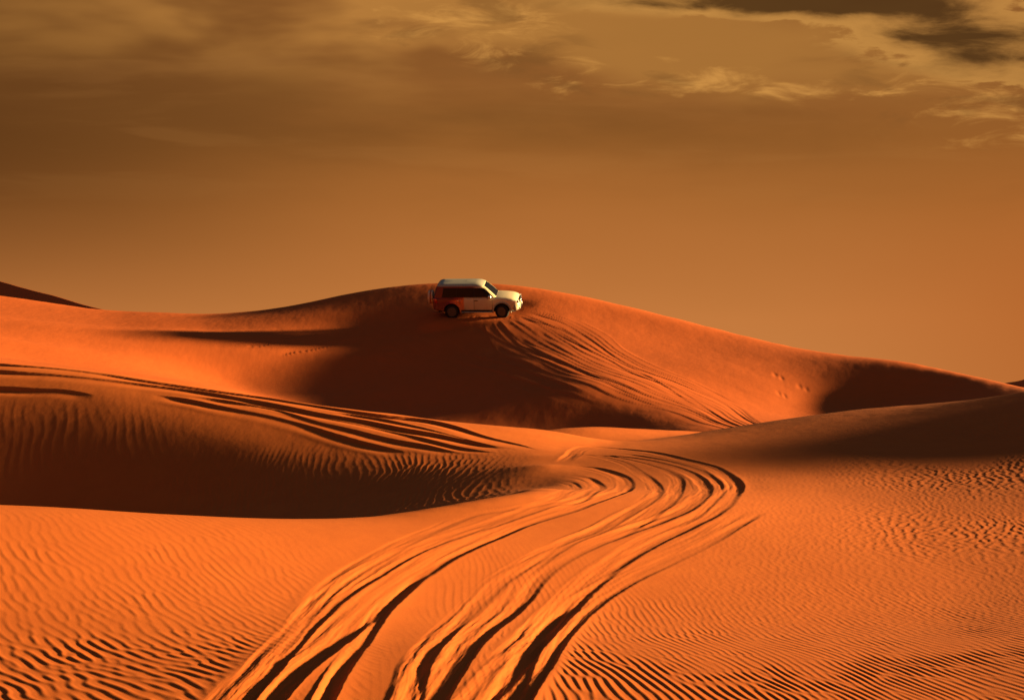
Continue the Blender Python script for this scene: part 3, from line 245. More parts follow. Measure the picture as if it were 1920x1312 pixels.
198,1,3,1,1,1,1,1,1,1,0,0,1,1,2,2,2,2,1,3,2,3,4,2,1,3,3,3,2,1,0,-3,-6,-6,-7,-9,-9,-10,-12,-10,-10,-9,-8,-9,-8,-8,-8,-8,-8,-12,-10,-10,-7,-8,-4,-6,-10,-3,-1,1,0,1,1,2,2,2,3,0,1,1,1,2,4,5,3,2,2,3,2,2,1,4,3,2,1,0,0,-1,0,0,0,0,-1,1,0,0,0,0,1,0,0,1,1,1,1,
243,3,2,1,2,0,0,0,-1,0,-1,-1,-1,-1,0,-1,-2,0,1,2,3,2,1,1,0,-1,1,0,1,0,-2,-4,-6,-7,-8,-8,-6,-10,-12,-13,-9,-8,-7,-7,-6,-6,-7,-8,-11,-13,-15,-11,-11,-9,-10,-7,-1,-3,-2,-1,0,1,2,1,2,2,2,2,1,1,2,2,4,2,4,2,1,2,3,4,4,2,2,1,0,1,-1,0,-1,-1,-2,-1,-1,-1,-2,-1,-2,-1,-1,-1,-1,-1,0,-1,0,
282,2,1,2,0,0,-1,-1,-1,-2,-2,-2,-2,-3,-5,-3,-3,-3,-2,-3,-1,0,1,1,2,1,-2,-2,-4,-4,-6,-6,-4,-6,-6,-8,-11,-11,-9,-6,-5,-4,-5,-7,-11,-8,-7,-8,-8,-8,-9,-13,-15,-13,-9,-6,-9,-4,0,1,1,1,1,1,2,2,1,1,2,2,2,2,2,2,2,2,2,2,3,3,2,2,1,2,1,-1,1,-1,-1,-1,-1,-2,-2,-2,-2,-3,-2,-3,-3,-2,-2,-2,-2,-1,0,
307,0,1,-1,0,-1,-1,-2,-2,-3,-2,-3,-4,-4,-4,-6,-5,-6,-5,-4,-5,-1,0,0,-1,-3,-3,-3,-5,-7,-5,-5,-6,-8,-11,-9,-9,-5,-4,-4,-6,-6,-7,-7,-8,-8,-8,-5,-5,-2,-4,-6,-9,-10,-8,-9,-11,-13,-3,0,1,1,0,2,1,1,1,2,1,1,2,1,2,2,1,1,2,2,2,2,2,1,2,0,1,1,0,0,-1,-2,-2,-2,-3,-4,-2,-4,-3,-4,-3,-4,-4,-3,-2,-2,-2,
313,0,-1,-1,-1,-1,-2,-3,-2,-3,-2,-4,-4,-4,-5,-5,-6,-7,-7,-7,-5,-4,-3,-3,-4,-4,-4,-5,-4,-6,-7,-8,-9,-8,-8,-7,-6,-5,-5,-6,-6,-7,-8,-7,-6,-8,-7,-7,-4,-1,1,3,2,0,-4,-7,-12,-15,-12,-3,0,1,1,1,0,0,1,1,0,1,1,2,0,1,1,2,2,1,2,0,1,1,1,2,0,1,0,-2,-2,-2,-3,-3,-4,-3,-4,-4,-4,-4,-5,-4,-5,-4,-5,-4,-4,
300,-1,-2,-1,-2,-2,-2,-2,-2,-2,-3,-2,-3,-4,-4,-5,-6,-6,-8,-7,-7,-6,-4,-5,-4,-5,-5,-6,-6,-6,-9,-9,-8,-8,-6,-7,-6,-7,-7,-8,-9,-9,-8,-9,-7,-7,-9,-12,-11,-6,-2,2,11,16,15,7,-4,-14,-16,-4,-1,0,1,0,1,1,0,0,2,0,0,0,0,0,1,1,1,2,0,2,2,2,0,0,0,-1,-3,-2,-3,-4,-4,-4,-3,-5,-5,-3,-5,-5,-5,-6,-5,-7,-7,-8,-9,
267,-2,-2,-2,-2,-2,-2,-1,-2,0,-2,-1,-1,-2,-2,-4,-4,-5,-6,-7,-6,-5,-6,-4,-5,-5,-7,-7,-8,-10,-8,-8,-9,-7,-9,-7,-8,-9,-10,-12,-11,-14,-14,-13,-10,-4,-13,-17,-14,-10,-4,2,5,5,9,16,24,21,4,-3,-1,1,1,2,2,1,1,1,-1,1,-1,0,-1,0,-1,1,1,0,1,1,1,0,1,-1,-1,-3,-3,-5,-5,-4,-4,-5,-5,-4,-5,-5,-6,-5,-6,-7,-8,-9,-10,-10,-8,
212,-2,-2,-2,-2,-2,-1,0,0,0,2,1,0,1,0,0,-1,-3,-2,-4,-5,-4,-3,-5,-6,-6,-7,-9,-11,-10,-9,-8,-9,-11,-9,-12,-12,-14,-15,-16,-18,-20,-21,-18,-18,-21,-10,-1,2,0,1,2,4,8,14,18,19,19,17,6,9,8,6,4,3,3,2,1,2,0,0,0,1,-1,-1,-2,-2,-1,0,-2,-1,-1,-1,0,-3,-6,-6,-5,-5,-4,-6,-5,-4,-5,-5,-6,-6,-7,-8,-9,-9,-8,-7,-6,-6,
131,-1,-1,-2,-1,0,2,2,3,4,3,3,3,3,2,3,3,3,1,1,1,-1,-4,-5,-8,-8,-9,-8,-9,-9,-11,-13,-15,-14,-16,-17,-19,-24,-25,-21,-19,-14,-9,-9,-8,-7,-2,1,3,4,3,4,6,9,13,17,20,23,22,16,8,4,4,4,3,3,3,2,0,2,1,0,-1,0,-1,-2,-2,-3,-4,-2,-4,-5,-5,-7,-8,-6,-5,-4,-3,-4,-2,-4,-6,-5,-6,-7,-6,-8,-6,-5,-5,-4,-3,-2,-3,
15,1,2,5,4,5,5,6,7,6,6,5,6,3,5,5,5,7,7,7,4,1,-2,-7,-7,-9,-8,-9,-9,-10,-15,-20,-19,-25,-27,-24,-21,-13,-9,-9,-7,-4,-4,-2,1,3,4,6,6,4,5,4,6,9,10,14,18,19,19,14,6,5,3,4,3,3,1,3,2,0,1,0,1,-2,-1,-2,-3,-3,-4,-6,-9,-17,-22,-14,-5,2,3,1,0,-2,-4,-4,-4,-6,-5,-5,-4,-3,-4,-2,-1,0,0,0,1,
-99,5,6,6,7,8,8,7,7,7,7,7,5,6,5,5,6,7,9,9,7,0,-6,-7,-6,-6,-7,-12,-17,-21,-18,-16,-16,-13,-9,-9,-7,-6,-3,0,2,2,4,7,6,8,10,11,11,12,10,7,5,1,2,4,5,8,10,11,8,4,5,3,3,2,4,1,2,2,1,0,-1,0,-1,-3,-3,-4,-8,-19,-30,-23,-10,-3,2,2,2,2,-1,-1,-2,-3,-3,-2,-2,-1,-2,-1,0,-1,0,0,0,1,0,
-158,4,5,5,7,5,6,5,4,4,3,3,4,4,4,4,3,3,3,1,0,-2,-1,0,-3,-5,-9,-8,-7,-7,-7,-6,-6,-3,-2,0,0,3,4,6,7,9,11,11,13,15,14,13,13,10,8,7,1,1,-3,-4,-5,-5,-2,2,10,7,4,4,3,3,2,3,2,1,1,1,0,-1,-2,-2,-6,-12,-27,-26,-10,-1,-1,-4,-5,-3,-1,0,1,0,-1,0,1,0,0,-1,-1,0,-1,0,-1,-1,0,-2,0,
-169,2,2,2,2,3,2,2,2,1,1,2,1,2,1,1,2,1,0,0,-1,0,0,0,0,-1,-2,-3,-2,0,-1,-1,0,2,4,5,7,8,9,11,11,14,13,15,15,14,12,13,11,10,8,5,3,-1,-5,-8,-10,-10,-9,-6,0,6,4,2,3,3,2,1,2,2,1,1,1,-1,-3,-8,-25,-32,-16,-3,0,0,1,1,1,0,0,0,0,1,2,2,0,0,-1,-1,-1,-2,-2,-2,-2,-2,-2,-2,-2,
-138,-1,-2,-2,-1,-1,-2,0,-2,-1,-1,-1,-1,-1,0,0,-1,-1,0,-1,0,0,1,1,2,1,2,3,2,2,3,2,5,6,8,9,11,11,12,10,12,11,12,12,12,12,12,11,10,11,9,7,5,0,-3,-9,-11,-14,-15,-13,-11,0,4,3,1,0,1,1,1,1,1,0,-2,-5,-21,-31,-16,-3,1,3,5,6,5,4,1,1,0,0,2,0,1,-1,0,-2,-1,-3,-3,-3,-3,-4,-2,-3,-4,-3,-4,
-75,-4,-5,-4,-5,-5,-5,-5,-3,-4,-3,-3,-2,-2,-2,-3,-2,-1,-3,0,-1,0,0,0,2,2,3,3,5,5,6,8,9,9,8,9,7,9,8,10,9,9,10,9,10,9,9,9,9,9,10,9,8,6,1,-5,-11,-14,-17,-19,-19,-11,1,2,1,-2,-3,-3,-2,3,-2,-12,-19,-21,-10,0,2,5,8,11,11,9,6,3,1,-1,-1,-1,-2,0,-2,-1,-3,-2,-4,-3,-3,-5,-4,-4,-5,-5,-4,-4,-4,
-16,-3,-3,-3,-4,-4,-4,-4,-5,-5,-5,-5,-4,-4,-4,-2,-3,-3,-2,-3,-2,-3,-2,-1,-3,0,1,3,4,6,7,9,8,8,7,7,7,6,7,6,8,7,6,7,6,6,6,6,5,6,7,9,11,12,9,0,-5,-9,-15,-18,-21,-24,-16,-3,-1,2,-2,-4,-10,-17,-16,-10,-5,-1,2,7,11,12,14,12,9,7,5,3,1,0,-1,-2,-3,-3,-2,-4,-3,-4,-4,-5,-5,-4,-5,-5,-5,-5,-5,-5,-5,
34,-2,-2,-3,-3,-2,-3,-4,-4,-3,-4,-3,-4,-4,-2,-4,-2,-3,-4,-4,-5,-4,-6,-4,-4,-3,-2,0,2,4,6,7,6,6,6,5,6,4,5,5,3,5,4,4,3,3,3,2,2,1,1,1,2,4,13,19,11,-1,-7,-13,-18,-23,-23,-16,-6,-6,-8,-11,-11,-10,-6,-2,2,5,10,11,14,13,12,8,8,6,4,2,1,0,-1,-2,-2,-3,-5,-4,-5,-5,-5,-5,-5,-6,-5,-5,-5,-4,-5,-6,-5,
74,-3,-1,-1,-1,-3,-1,-2,-2,-3,-2,-3,-3,-2,-4,-2,-4,-4,-4,-6,-5,-7,-5,-7,-4,-5,-2,-2,0,1,2,3,4,4,4,4,3,4,2,2,3,1,2,0,1,0,-1,-1,-1,-2,-4,-4,-6,-5,-6,5,18,23,16,5,-4,-14,-24,-30,-26,-19,-10,-6,-1,1,4,7,8,10,11,13,10,10,7,8,5,4,4,2,2,0,-1,-1,-3,-5,-4,-6,-6,-5,-6,-5,-6,-4,-4,-4,-5,-4,-5,-3,-5,
101,0,0,-1,-1,0,-1,-1,-1,-1,-1,-1,-2,-2,-3,-3,-4,-5,-6,-5,-6,-6,-7,-5,-6,-5,-5,-3,-2,-1,0,1,0,1,2,2,1,1,1,1,-1,0,-1,-2,-2,-2,-3,-4,-5,-5,-6,-6,-5,-5,-4,-4,-3,4,13,23,24,11,-6,-22,-31,-26,-15,-5,3,6,8,9,10,9,9,8,8,6,6,4,5,3,2,1,1,1,0,-2,-3,-4,-6,-6,-6,-6,-6,-5,-3,-4,-4,-3,-2,-3,-1,-2,-2,
121,0,-1,0,1,0,0,0,1,0,0,-1,-1,-2,-2,-4,-4,-5,-4,-6,-6,-5,-6,-6,-6,-5,-5,-4,-4,-3,-3,-2,-1,-1,-1,-1,0,-1,-1,-2,-1,-3,-3,-2,-5,-5,-5,-6,-6,-8,-6,-8,-7,-8,-6,-7,-5,1,7,10,14,25,27,10,-12,-18,-14,-5,-1,4,4,5,4,6,4,5,4,4,3,3,2,2,1,1,0,-1,-1,-2,-3,-5,-6,-5,-6,-6,-3,-3,-4,-2,-2,-2,-1,-2,-1,-2,-1,
132,0,0,0,-1,0,1,1,0,2,1,0,0,-2,-3,-3,-3,-3,-5,-3,-4,-6,-4,-6,-5,-6,-5,-6,-5,-5,-4,-4,-3,-3,-2,-3,-2,-2,-3,-3,-3,-4,-4,-6,-5,-6,-7,-7,-8,-7,-8,-7,-9,-7,-8,-7,-4,-5,0,2,6,12,18,29,31,15,4,-2,-5,-4,-3,-2,-1,0,1,1,1,2,2,1,0,0,0,-1,-1,-2,-4,-5,-6,-5,-4,-4,-3,-2,-2,-3,-1,-2,-2,-1,-3,-1,-2,-1,-2,
136,-1,-1,-1,0,0,-1,0,1,0,1,1,0,-1,-2,-3,-2,-3,0,-2,-2,-3,-4,-4,-5,-5,-7,-6,-6,-5,-5,-5,-4,-4,-4,-3,-4,-4,-3,-4,-5,-4,-6,-5,-7,-7,-7,-8,-8,-7,-8,-8,-6,-6,-6,-5,-5,-4,-5,-4,-4,-4,1,15,32,43,32,17,6,-3,-5,-7,-4,-4,-2,-1,0,0,-1,0,0,0,-2,-2,-5,-5,-6,-7,-6,-4,-3,-2,-1,-1,-2,-1,-2,-2,-2,-3,-2,-3,-3,-3,-2,
135,-4,-2,-2,-2,-1,-1,-1,-2,-1,-2,-1,-1,0,0,-1,0,1,1,1,1,2,-2,-3,-4,-6,-5,-5,-6,-6,-5,-6,-5,-4,-5,-5,-4,-4,-4,-5,-4,-6,-5,-7,-6,-7,-8,-7,-7,-8,-6,-6,-5,-4,-3,-1,0,1,1,0,2,3,5,11,17,22,20,12,4,-1,-2,-3,-4,-4,-3,-3,-1,-1,0,-1,-1,-2,-2,-4,-4,-7,-8,-6,-5,-4,-3,-3,-2,-2,-2,-1,-3,-3,-3,-5,-4,-4,-4,-5,-4,
121,-1,-3,-1,-2,-3,-2,-3,-2,-4,-3,-3,-3,-2,-1,2,0,2,3,3,5,3,2,0,-2,-3,-3,-5,-4,-4,-6,-4,-5,-6,-5,-4,-5,-5,-5,-4,-6,-4,-6,-5,-6,-7,-5,-7,-6,-6,-6,-4,-4,-1,1,2,4,8,10,13,13,13,11,4,-2,-10,-8,-2,1,3,0,0,-2,-1,-2,-1,-2,-1,-1,0,-1,-2,-2,-3,-5,-6,-5,-6,-6,-6,-5,-3,-4,-4,-5,-6,-5,-6,-6,-4,-6,-5,-5,-5,-5,
104,0,0,-2,-2,-1,-4,-2,-4,-3,-4,-4,-3,-2,-1,-2,-1,-2,-4,-1,1,7,10,6,3,3,0,-1,-2,-3,-3,-5,-5,-4,-5,-5,-5,-5,-5,-4,-4,-6,-4,-5,-5,-4,-6,-5,-4,-4,-4,-2,0,-1,3,5,8,9,13,14,15,13,7,-4,-17,-18,-13,-8,-3,-1,1,1,1,0,0,-1,0,0,0,-1,0,0,-1,-2,-1,-2,-4,-5,-6,-7,-7,-9,-9,-10,-9,-9,-9,-7,-7,-6,-5,-5,-6,-4,-5,
89,1,-1,0,-1,-3,-2,-3,-3,-3,-3,-3,-3,-4,-3,-3,-4,-5,-4,-5,-4,-1,4,12,14,9,7,4,2,-1,-2,-3,-4,-5,-4,-5,-5,-4,-4,-5,-4,-3,-4,-4,-3,-3,-3,-2,-3,-2,-1,0,0,3,4,5,7,9,8,10,8,8,2,-8,-14,-17,-14,-9,-6,-3,-1,-1,0,0,1,1,2,0,1,2,2,1,1,2,-1,0,-3,-5,-8,-11,-14,-14,-15,-14,-12,-11,-8,-8,-6,-6,-4,-5,-4,-4,-4,
76,-1,1,-1,-1,-1,-2,-2,-3,-3,-2,-4,-3,-2,-4,-5,-5,-5,-6,-5,-4,-2,0,3,7,16,15,10,5,3,0,-1,-2,-2,-4,-4,-4,-4,-5,-4,-4,-3,-2,-2,-1,-2,0,0,0,1,2,1,3,3,4,6,5,4,4,-1,-2,-7,-7,-6,-3,-4,-7,-10,-7,-7,-5,-2,-1,0,1,2,1,3,4,3,3,4,3,2,0,-4,-6,-11,-14,-16,-18,-18,-16,-13,-12,-10,-8,-6,-4,-4,-4,-3,-3,-3,-3,
64,0,0,-1,-1,-1,-1,-2,-2,-2,-3,-2,-3,-4,-3,-4,-4,-5,-5,-5,-4,-2,0,-1,3,4,9,15,12,8,6,3,1,-2,-1,-3,-4,-4,-4,-3,-4,-3,-2,0,0,1,2,3,4,4,3,4,4,4,3,2,4,3,1,-2,-5,-7,-9,-9,-7,-6,-6,-7,-9,-7,-7,-4,-3,0,0,2,3,4,4,6,6,5,4,-1,-5,-11,-18,-20,-21,-21,-18,-16,-14,-11,-8,-5,-4,-3,-2,-2,-2,-1,-1,-2,-2,
53,0,0,0,-1,-1,-1,-2,-1,-2,-2,-2,-2,-3,-4,-3,-4,-4,-4,-3,-3,-2,-2,0,-1,0,1,4,13,14,10,8,7,4,0,-1,-3,-4,-4,-5,-2,-2,-2,0,1,4,4,5,7,7,8,7,4,4,2,2,0,1,4,6,-2,-13,-17,-14,-11,-9,-7,-8,-10,-8,-6,-5,-2,-1,1,2,4,4,6,5,7,6,1,-6,-15,-27,-30,-31,-28,-22,-16,-11,-5,-3,-1,0,0,1,-1,0,1,-1,0,1,1,
43,0,0,-1,0,-1,0,-1,-1,-1,-2,-2,-2,-2,-2,-3,-3,-2,-3,-4,-3,-2,-1,-1,-1,-1,-1,0,0,7,12,16,15,8,4,-1,-2,-3,-3,-4,-3,-3,-1,1,3,3,7,8,8,11,11,10,9,5,5,0,-2,-2,-9,-12,-11,-8,-9,-8,-8,-7,-8,-7,-8,-8,-7,-5,-2,0,2,4,4,6,5,6,2,1,-2,-13,-36,-45,-46,-39,-28,-18,-9,0,3,6,7,5,4,3,2,2,1,2,2,2,2,
35,0,-1,1,-1,0,-1,0,-1,-1,0,-1,-1,-2,-2,-1,-2,-3,-3,-2,-1,-2,-1,-2,-2,-1,-1,-1,1,1,5,5,8,14,11,7,3,-1,-3,-3,-4,-2,-1,1,3,6,7,9,12,10,12,15,13,13,7,6,0,-7,-12,-19,-21,-17,-11,-6,-5,-5,-7,-7,-7,-8,-6,-4,-1,0,4,5,7,7,6,2,1,-6,-16,-37,-55,-58,-52,-39,-26,-9,2,11,14,13,10,8,6,4,4,4,3,4,4,3,3,
27,1,0,0,0,0,0,0,0,0,-1,-1,-1,0,-1,-1,-2,-2,-1,-1,-3,-1,-1,-1,-1,-1,-1,-1,-1,0,0,1,1,4,10,14,11,3,-2,-3,-4,-2,0,2,4,7,9,12,13,14,12,9,12,9,9,4,1,-5,-10,-13,-17,-16,-13,-8,-5,-5,-5,-6,-6,-7,-7,-4,-2,3,4,7,7,5,4,4,-1,-11,-37,-64,-64,-57,-46,-35,-19,-4,12,14,15,13,11,9,7,6,7,5,6,5,4,5,5,
23,-1,1,0,1,0,0,0,1,0,0,0,0,0,0,-1,-1,-1,-1,-2,-1,-1,-2,-1,-1,-1,-1,-1,-1,-2,0,0,1,0,2,3,7,8,3,-1,0,1,2,3,7,8,10,12,12,10,9,8,7,7,7,7,3,-5,-13,-11,-8,-7,-7,-7,-4,-2,-3,-5,-4,-6,-8,-6,-2,2,6,6,5,6,5,1,-11,-33,-61,-66,-52,-37,-27,-16,-6,0,-1,2,4,7,7,9,9,8,7,7,7,5,7,5,6,
19,1,0,1,0,1,0,1,0,0,1,2,0,0,0,0,0,0,-1,-2,-1,-1,-1,-1,-2,-1,-2,-2,-1,-1,-2,2,0,0,-5,-5,-3,3,5,6,5,4,6,8,8,10,12,11,8,7,5,4,2,4,0,-2,-4,-5,-1,0,2,-1,-1,0,-1,0,0,1,-1,-2,-3,-8,-5,-2,3,6,9,7,0,-12,-34,-66,-75,-47,-24,-9,2,7,2,-5,-9,-9,-7,-3,2,3,6,7,7,7,5,7,5,5,5,
19,1,0,0,1,0,1,0,1,2,0,1,1,1,1,0,1,0,0,0,-1,-2,-1,-2,-1,-3,-1,-3,-3,-2,-3,-3,-1,-1,-2,-5,-5,-3,3,7,9,9,10,10,11,12,11,8,6,4,3,2,0,-2,-2,-4,-6,-2,2,1,3,4,4,2,3,2,5,5,6,7,4,2,3,5,1,-2,-3,-6,-17,-44,-75,-82,-48,-21,0,11,17,14,8,0,-6,-10,-9,-8,-5,-1,1,3,4,4,5,4,4,4,4,
21,0,1,0,0,1,1,1,0,1,1,1,1,1,2,1,1,1,0,0,0,0,0,-1,-2,-2,-4,-3,-4,-5,-4,-6,-4,-2,-3,-2,-1,1,4,8,9,10,10,13,14,12,9,5,3,3,2,0,0,-3,-5,-4,-4,-2,-2,1,1,4,5,6,4,4,5,7,9,14,19,19,7,-1,-4,-7,-14,-31,-59,-81,-83,-48,-20,1,12,20,22,18,12,6,0,-5,-7,-8,-6,-4,-3,-1,0,1,2,2,2,3,1,
25,0,-1,1,0,0,1,0,2,0,1,1,2,1,1,2,2,1,2,2,0,1,0,0,0,-2,-3,-4,-5,-6,-7,-7,-8,-5,-2,1,3,6,9,10,12,15,15,10,8,9,4,2,1,0,0,1,-1,-2,-3,-6,-4,-4,-3,-3,1,3,4,4,5,6,6,7,10,9,13,15,14,6,-3,-19,-44,-66,-78,-78,-45,-17,1,12,20,24,22,19,15,9,3,1,-3,-4,-6,-6,-4,-3,-2,-2,0,-1,0,0,1,
29,0,1,-1,1,0,-1,1,0,1,1,0,1,2,2,2,2,2,3,2,3,1,2,1,1,0,-1,-2,-3,-5,-7,-9,-10,-11,0,4,5,10,12,13,16,18,14,12,6,-2,-4,-3,-2,-1,-1,-1,1,1,-5,-7,-6,-5,-3,-2,-1,0,2,3,5,5,4,8,10,11,8,4,1,-5,-20,-40,-56,-74,-69,-35,-11,3,13,19,24,23,21,18,14,10,7,3,0,-1,-3,-4,-5,-4,-4,-2,-3,-1,-2,-1,-1,
35,-1,0,0,-1,1,0,0,0,0,1,1,1,1,0,2,2,4,2,3,4,4,2,3,1,3,2,1,1,1,-1,-5,-6,-9,-10,-1,6,6,12,13,11,10,9,6,3,1,-1,-2,-3,-4,-3,-5,-5,-7,-2,-1,-1,-2,-2,-2,-2,0,0,1,2,5,6,3,3,4,3,-3,-11,-24,-37,-50,-66,-48,-22,-5,5,13,18,23,22,21,18,15,13,9,8,5,3,0,-1,-2,-3,-3,-4,-3,-3,-2,-1,-2,-2,
39,0,-1,0,1,-2,1,-1,0,0,0,1,0,0,2,1,2,2,3,4,3,4,4,4,5,2,5,5,6,8,5,4,2,0,-6,-9,-1,8,7,4,2,1,1,1,1,-1,0,-2,-2,-3,-4,-4,-7,-6,-5,-1,-1,0,-2,-2,-2,-2,-1,2,2,3,6,6,2,-3,-10,-18,-28,-38,-55,-57,-30,-12,0,9,16,20,22,21,19,17,15,13,10,10,7,5,5,2,1,-1,-1,-3,-1,-3,-2,-2,-3,-2,-1,
44,-1,0,0,-1,0,-1,0,0,0,-1,0,0,1,0,1,1,1,2,3,3,3,5,7,5,5,4,7,8,8,11,13,12,12,14,10,1,-6,-10,-10,-9,-7,-5,-4,-3,-2,-2,-2,-2,-1,-2,-4,-4,-5,-5,-4,-3,-2,-1,-2,-3,-2,-1,0,1,2,0,-1,-5,-10,-18,-28,-49,-58,-42,-21,-6,4,11,17,20,23,22,19,18,14,13,11,10,9,7,6,4,4,2,2,0,0,-2,0,-2,-2,-1,-1,-3,
46,0,-1,-1,0,0,0,0,-1,0,0,-2,0,0,0,0,1,1,1,2,2,4,4,4,5,6,6,6,7,8,12,15,17,17,15,13,7,-2,-8,-10,-10,-12,-10,-8,-6,-4,-2,-2,0,-1,-1,0,-5,-6,-5,-5,-4,-3,-3,-2,-2,-1,-1,-2,0,-3,-4,-9,-12,-22,-38,-56,-44,-29,-17,-4,2,10,16,20,23,21,22,19,16,15,12,11,9,7,8,6,6,4,3,3,2,1,1,-1,1,-1,-1,-1,0,
46,0,0,0,0,0,-1,0,0,-2,0,0,-1,-1,0,0,-1,0,1,1,2,2,2,3,4,5,6,6,6,8,11,13,12,13,12,10,9,6,4,-1,-6,-10,-11,-11,-5,-2,-3,-1,-2,-2,-2,-5,-3,-4,-2,-5,-5,-5,-3,-1,0,1,1,-2,-5,-7,-12,-18,-31,-52,-55,-34,-20,-10,-3,3,9,13,18,20,21,22,20,18,16,14,12,10,10,8,7,7,5,6,5,3,4,3,2,1,1,1,1,0,0,
45,1,0,0,-1,0,0,0,-1,1,-1,-1,-1,-1,-1,-1,0,0,0,-1,1,1,1,1,3,2,4,5,5,5,8,7,7,9,11,13,11,11,6,6,5,2,-3,-3,-7,-7,-4,-2,-4,-4,-8,-5,-4,-3,-4,-3,-5,-4,-1,1,2,3,-1,-6,-13,-19,-28,-44,-60,-44,-23,-11,-6,-2,4,8,12,16,18,19,20,19,17,18,15,13,12,11,9,9,7,7,7,5,5,6,3,4,4,3,2,2,2,2,2,
43,-1,1,0,1,0,0,-1,1,-1,-1,0,0,-1,-1,-1,-1,-1,-1,0,-1,0,0,1,0,2,1,2,2,4,3,3,4,3,4,9,14,12,16,15,10,6,4,1,-1,-2,-2,-3,-3,-5,-4,-6,-5,-4,-5,-5,-3,-4,1,3,1,-8,-13,-20,-27,-44,-61,-50,-21,-8,-4,-3,0,3,7,10,15,17,17,18,17,17,16,13,14,13,11,10,10,9,8,8,6,6,7,5,5,5,4,4,4,4,3,3,4,
38,1,0,1,0,0,1,0,0,0,1,-1,0,-1,-1,0,-2,-1,-1,-1,0,-2,0,-1,-1,0,1,0,2,1,3,4,3,6,8,9,8,11,12,12,12,8,4,2,7,5,2,-2,-4,-4,-3,-3,-5,-4,-4,-4,-3,-2,-4,-10,-18,-24,-31,-42,-58,-45,-20,-6,-2,0,1,3,4,7,9,12,14,14,16,14,15,14,13,13,12,11,11,10,9,9,8,7,7,7,6,5,6,5,5,6,4,5,5,5,4,
33,1,0,0,1,1,0,1,0,1,0,1,-1,1,0,-1,0,-1,-1,-1,-2,0,-2,-1,0,-1,-1,0,-1,2,2,2,4,4,5,6,9,10,11,14,15,16,14,11,2,-2,-3,-5,-3,-3,-3,-3,-4,-5,-4,-5,-9,-12,-23,-29,-33,-51,-53,-37,-10,-2,1,2,2,4,5,7,9,10,11,11,11,11,11,12,11,11,11,12,10,10,10,9,9,8,8,7,7,6,6,6,6,5,5,5,6,5,5,6,5,
27,0,1,1,1,0,1,1,1,1,0,1,2,0,0,0,1,-1,0,-1,0,-2,0,-1,-1,-1,-1,0,0,0,1,1,1,1,1,3,5,7,10,14,15,15,15,12,5,2,-3,-3,-6,-5,-4,-5,-7,-14,-19,-22,-20,-25,-38,-46,-39,-17,-6,-1,0,2,4,3,5,7,10,10,11,12,10,10,9,9,8,10,9,9,9,8,9,9,8,8,8,6,7,7,6,7,5,6,5,6,5,6,5,5,6,5,6,
19,1,1,1,0,2,1,1,1,0,2,2,1,2,2,1,1,1,0,1,-1,0,-1,-1,-1,0,0,1,0,1,0,-1,-1,-3,-2,-1,-1,2,5,6,11,14,15,9,6,3,1,-3,-7,-11,-14,-18,-20,-20,-24,-32,-35,-30,-17,-5,-4,-2,2,2,3,4,4,6,8,10,10,12,12,11,11,9,8,8,7,7,7,7,7,7,7,7,7,7,5,7,5,6,5,5,6,5,5,5,5,5,4,6,5,4,5,
12,0,1,0,1,0,1,1,2,2,2,2,2,3,2,4,2,3,2,1,1,1,-1,-1,-2,-1,-2,-2,0,-1,-1,0,-2,-3,-5,-7,-4,-2,-1,3,4,5,3,2,2,-2,-4,-5,-5,-7,-16,-25,-25,-23,-20,-11,-9,-10,-4,-3,0,2,3,3,5,5,8,9,10,11,12,11,12,10,10,9,7,7,7,5,6,6,6,5,5,5,5,5,5,4,5,4,5,4,4,4,5,4,5,3,5,4,4,5,4,
2,0,0,0,1,1,1,2,1,2,3,2,3,3,4,3,5,5,5,3,3,0,0,-2,-3,-4,-4,-4,-5,-5,-4,-3,-3,-2,0,2,1,-1,-2,-6,-6,-6,-5,-2,-4,-5,-8,-11,-15,-18,-17,-9,-9,-8,-7,-4,-4,-1,-3,0,1,3,3,6,7,9,9,12,12,11,12,12,10,10,8,8,8,6,6,5,4,4,4,4,4,4,3,3,4,3,3,3,3,3,3,4,3,3,3,4,3,3,2,3,3,
-9,-1,-1,0,0,1,1,1,3,3,2,4,3,3,4,5,5,6,6,7,5,2,-1,-2,-4,-8,-7,-9,-7,-6,-11,-17,-10,-2,2,-2,-3,-3,-3,-3,-7,-8,-7,-7,-6,-6,-7,-8,-8,-9,-7,-6,-3,-3,0,-1,0,1,2,2,2,4,7,7,10,11,12,11,12,12,11,10,9,9,9,7,6,6,4,5,4,3,3,3,2,2,3,2,2,2,2,1,2,2,2,2,2,2,2,1,2,2,2,1,2,
-27,-1,0,0,0,1,2,2,3,3,4,2,3,3,3,3,4,6,7,7,6,4,-2,-7,-8,-8,-8,-13,-21,-22,-16,-6,-1,-1,-2,-2,-3,-3,-4,-6,-6,-6,-7,-5,-5,-3,-3,-3,-4,-2,-3,-2,-1,1,0,3,4,4,4,5,6,7,8,11,10,12,11,12,10,11,9,9,9,8,7,7,6,4,5,4,3,3,2,2,1,2,1,1,0,1,1,1,0,1,0,0,1,0,0,1,0,0,0,1,-1,
-48,1,0,1,1,1,1,2,1,3,3,4,4,2,0,0,1,1,1,1,-3,-8,-10,-8,-9,-10,-11,-8,-3,-4,-6,-4,-6,-4,-4,-3,-5,-3,-5,-4,-5,-4,-3,-3,-2,0,1,1,2,-1,0,0,-1,0,4,5,7,8,9,8,9,10,10,10,10,9,11,9,10,8,9,8,7,7,7,5,6,5,4,3,3,2,2,1,2,-1,0,0,0,0,0,-1,0,-1,0,-1,-2,0,-1,-2,-1,-2,-1,-2,-1,
